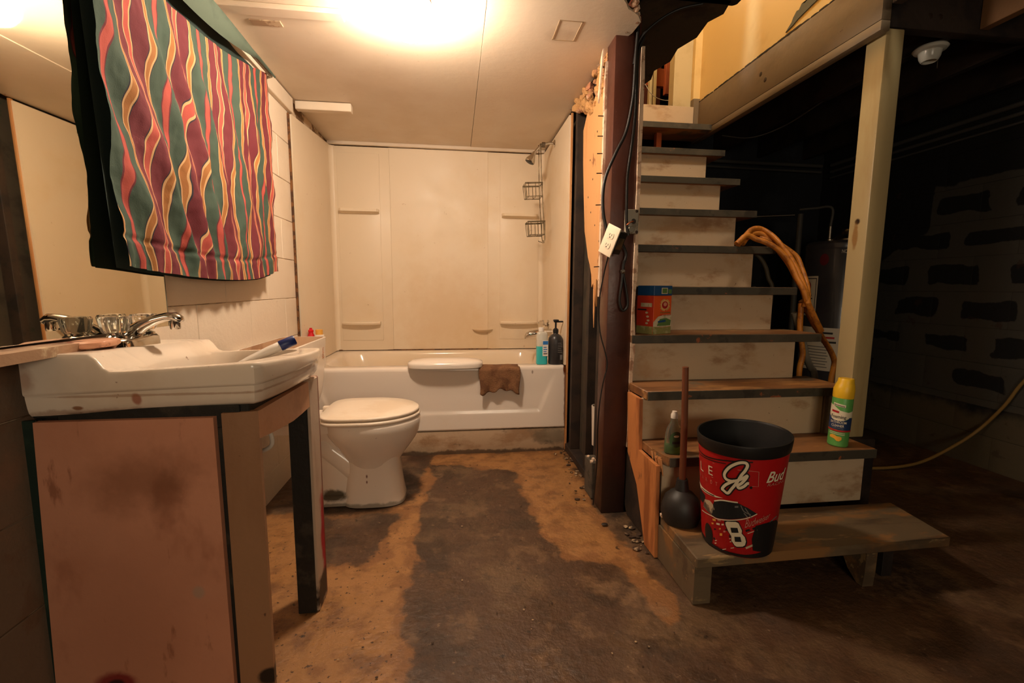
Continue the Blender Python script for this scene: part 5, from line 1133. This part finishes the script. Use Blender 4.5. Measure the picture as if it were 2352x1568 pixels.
tag(tb('ceiling_conduit', [(1.50, 3.36, 1.965), (2.2, 3.36, 1.955), (2.88, 3.355, 1.950)], .014, m_conduit, sm=0), 'pale pipe run along the rear wall under the joists', 'conduit')
tag(tb('ceiling_conduit', [(1.55, 3.37, 1.925), (2.2, 3.37, 1.915), (2.88, 3.36, 1.905)], .010, m_conduit, sm=0), 'thinner lower pipe on the rear wall below the pale run', 'conduit')
for z, r_, lb in ((1.945, .014, 'upper pale conduit along the block wall near the joists'), (1.895, .011, 'middle conduit along the block wall'), (1.85, .007, 'thin lowest cable along the block wall')):
    tag(tb('wall_conduit', [(2.915, 3.3, z), (2.914, 2.4, z+.002), (2.915, .6, z+.004)], r_, m_conduit, sm=0), lb, 'conduit')
t = thing('lamp_holder', (2.003, 1.80, 2.004), 'empty white ceramic lamp holder under the dark joists', 'lamp holder')
lt('flange', [(0, 0), (.056, 0), (.060, -.006), (.054, -.014), (.040, -.018)], (2.003, 1.80, 2.004), m_ceramic, t, seg=36)
lt('socket', [(.040, -.018), (.036, -.040), (.030, -.052), (.026, -.056), (.022, -.054), (.020, -.03), (0, -.03)], (2.003, 1.80, 2.004), m_ceramic, t, seg=36)
tb('pull_chain', [(2.033, 1.79, 1.96), (2.034, 1.79, 1.92)], .0012, m_steel, t, sm=0, seg=5)
tag(tb('loose_wire', [(1.75, 2.9, 1.985), (1.85, 2.75, 1.93), (1.95, 2.6, 1.95), (2.0, 2.4, 2.0), (2.0, 2.2, 2.04)], .004, m_conduit, seg=6), 'loose wire drooping under the joists behind the header beam', 'wire')
tag(tb('electric_cable', [(1.9, 2.25, .008), (2.1, 2.16, .008), (2.25, 2.121, .008), (2.43, 2.113, .010), (2.62, 2.13, .03), (2.80, 2.12, .12), (2.90, 2.085, .225), (2.915, 2.0, .38), (2.915, 1.927, .537), (2.915, 1.75, .80), (2.915, 1.5, 1.2)], .008, m_ycord), 'tan cord curving from the block wall down to the floor', 'cord')

# floor debris
bm = NB()
for k in range(150):
    x = random.uniform(-.5, .75); y = random.uniform(.6, 2.5)
    if -.66 < x < -.2 and y > 1.95: continue
    bmesh.ops.create_icosphere(bm, subdivisions=1, radius=random.uniform(.0010, .0030), matrix=Matrix.Translation((x, y, .001)) @ Matrix.Diagonal((random.uniform(.7, 2), random.uniform(.7, 2), .5, 1)))
for k in range(40):
    x = random.uniform(.56, .74); y = random.uniform(1.95, 2.6)
    bmesh.ops.create_icosphere(bm, subdivisions=1, radius=random.uniform(.003, .010), matrix=Matrix.Translation((x, y, .002)) @ Matrix.Diagonal((random.uniform(.7, 2), random.uniform(.7, 2), .5, 1)))
for k in range(16):
    x = random.uniform(.68, .73); y = random.uniform(1.50, 1.70)
    bmesh.ops.create_icosphere(bm, subdivisions=1, radius=random.uniform(.003, .010), matrix=Matrix.Translation((x, y, .002)) @ Matrix.Diagonal((random.uniform(.7, 3), random.uniform(.7, 2), .5, 1)))
tag(put('floor_debris', bm, m_debris, kind='stuff'), 'scattered crumbs and chips on the worn concrete floor', 'debris')
bm = NB(); bmesh.ops.create_icosphere(bm, subdivisions=2, radius=.011, matrix=Matrix.Translation((.615, 1.72, .004)) @ Matrix.Diagonal((1.3, .9, .4, 1)))
tag(put('dark_chip', bm, m_slot), 'dark flat chip on the tan floor near the brown post', 'debris')
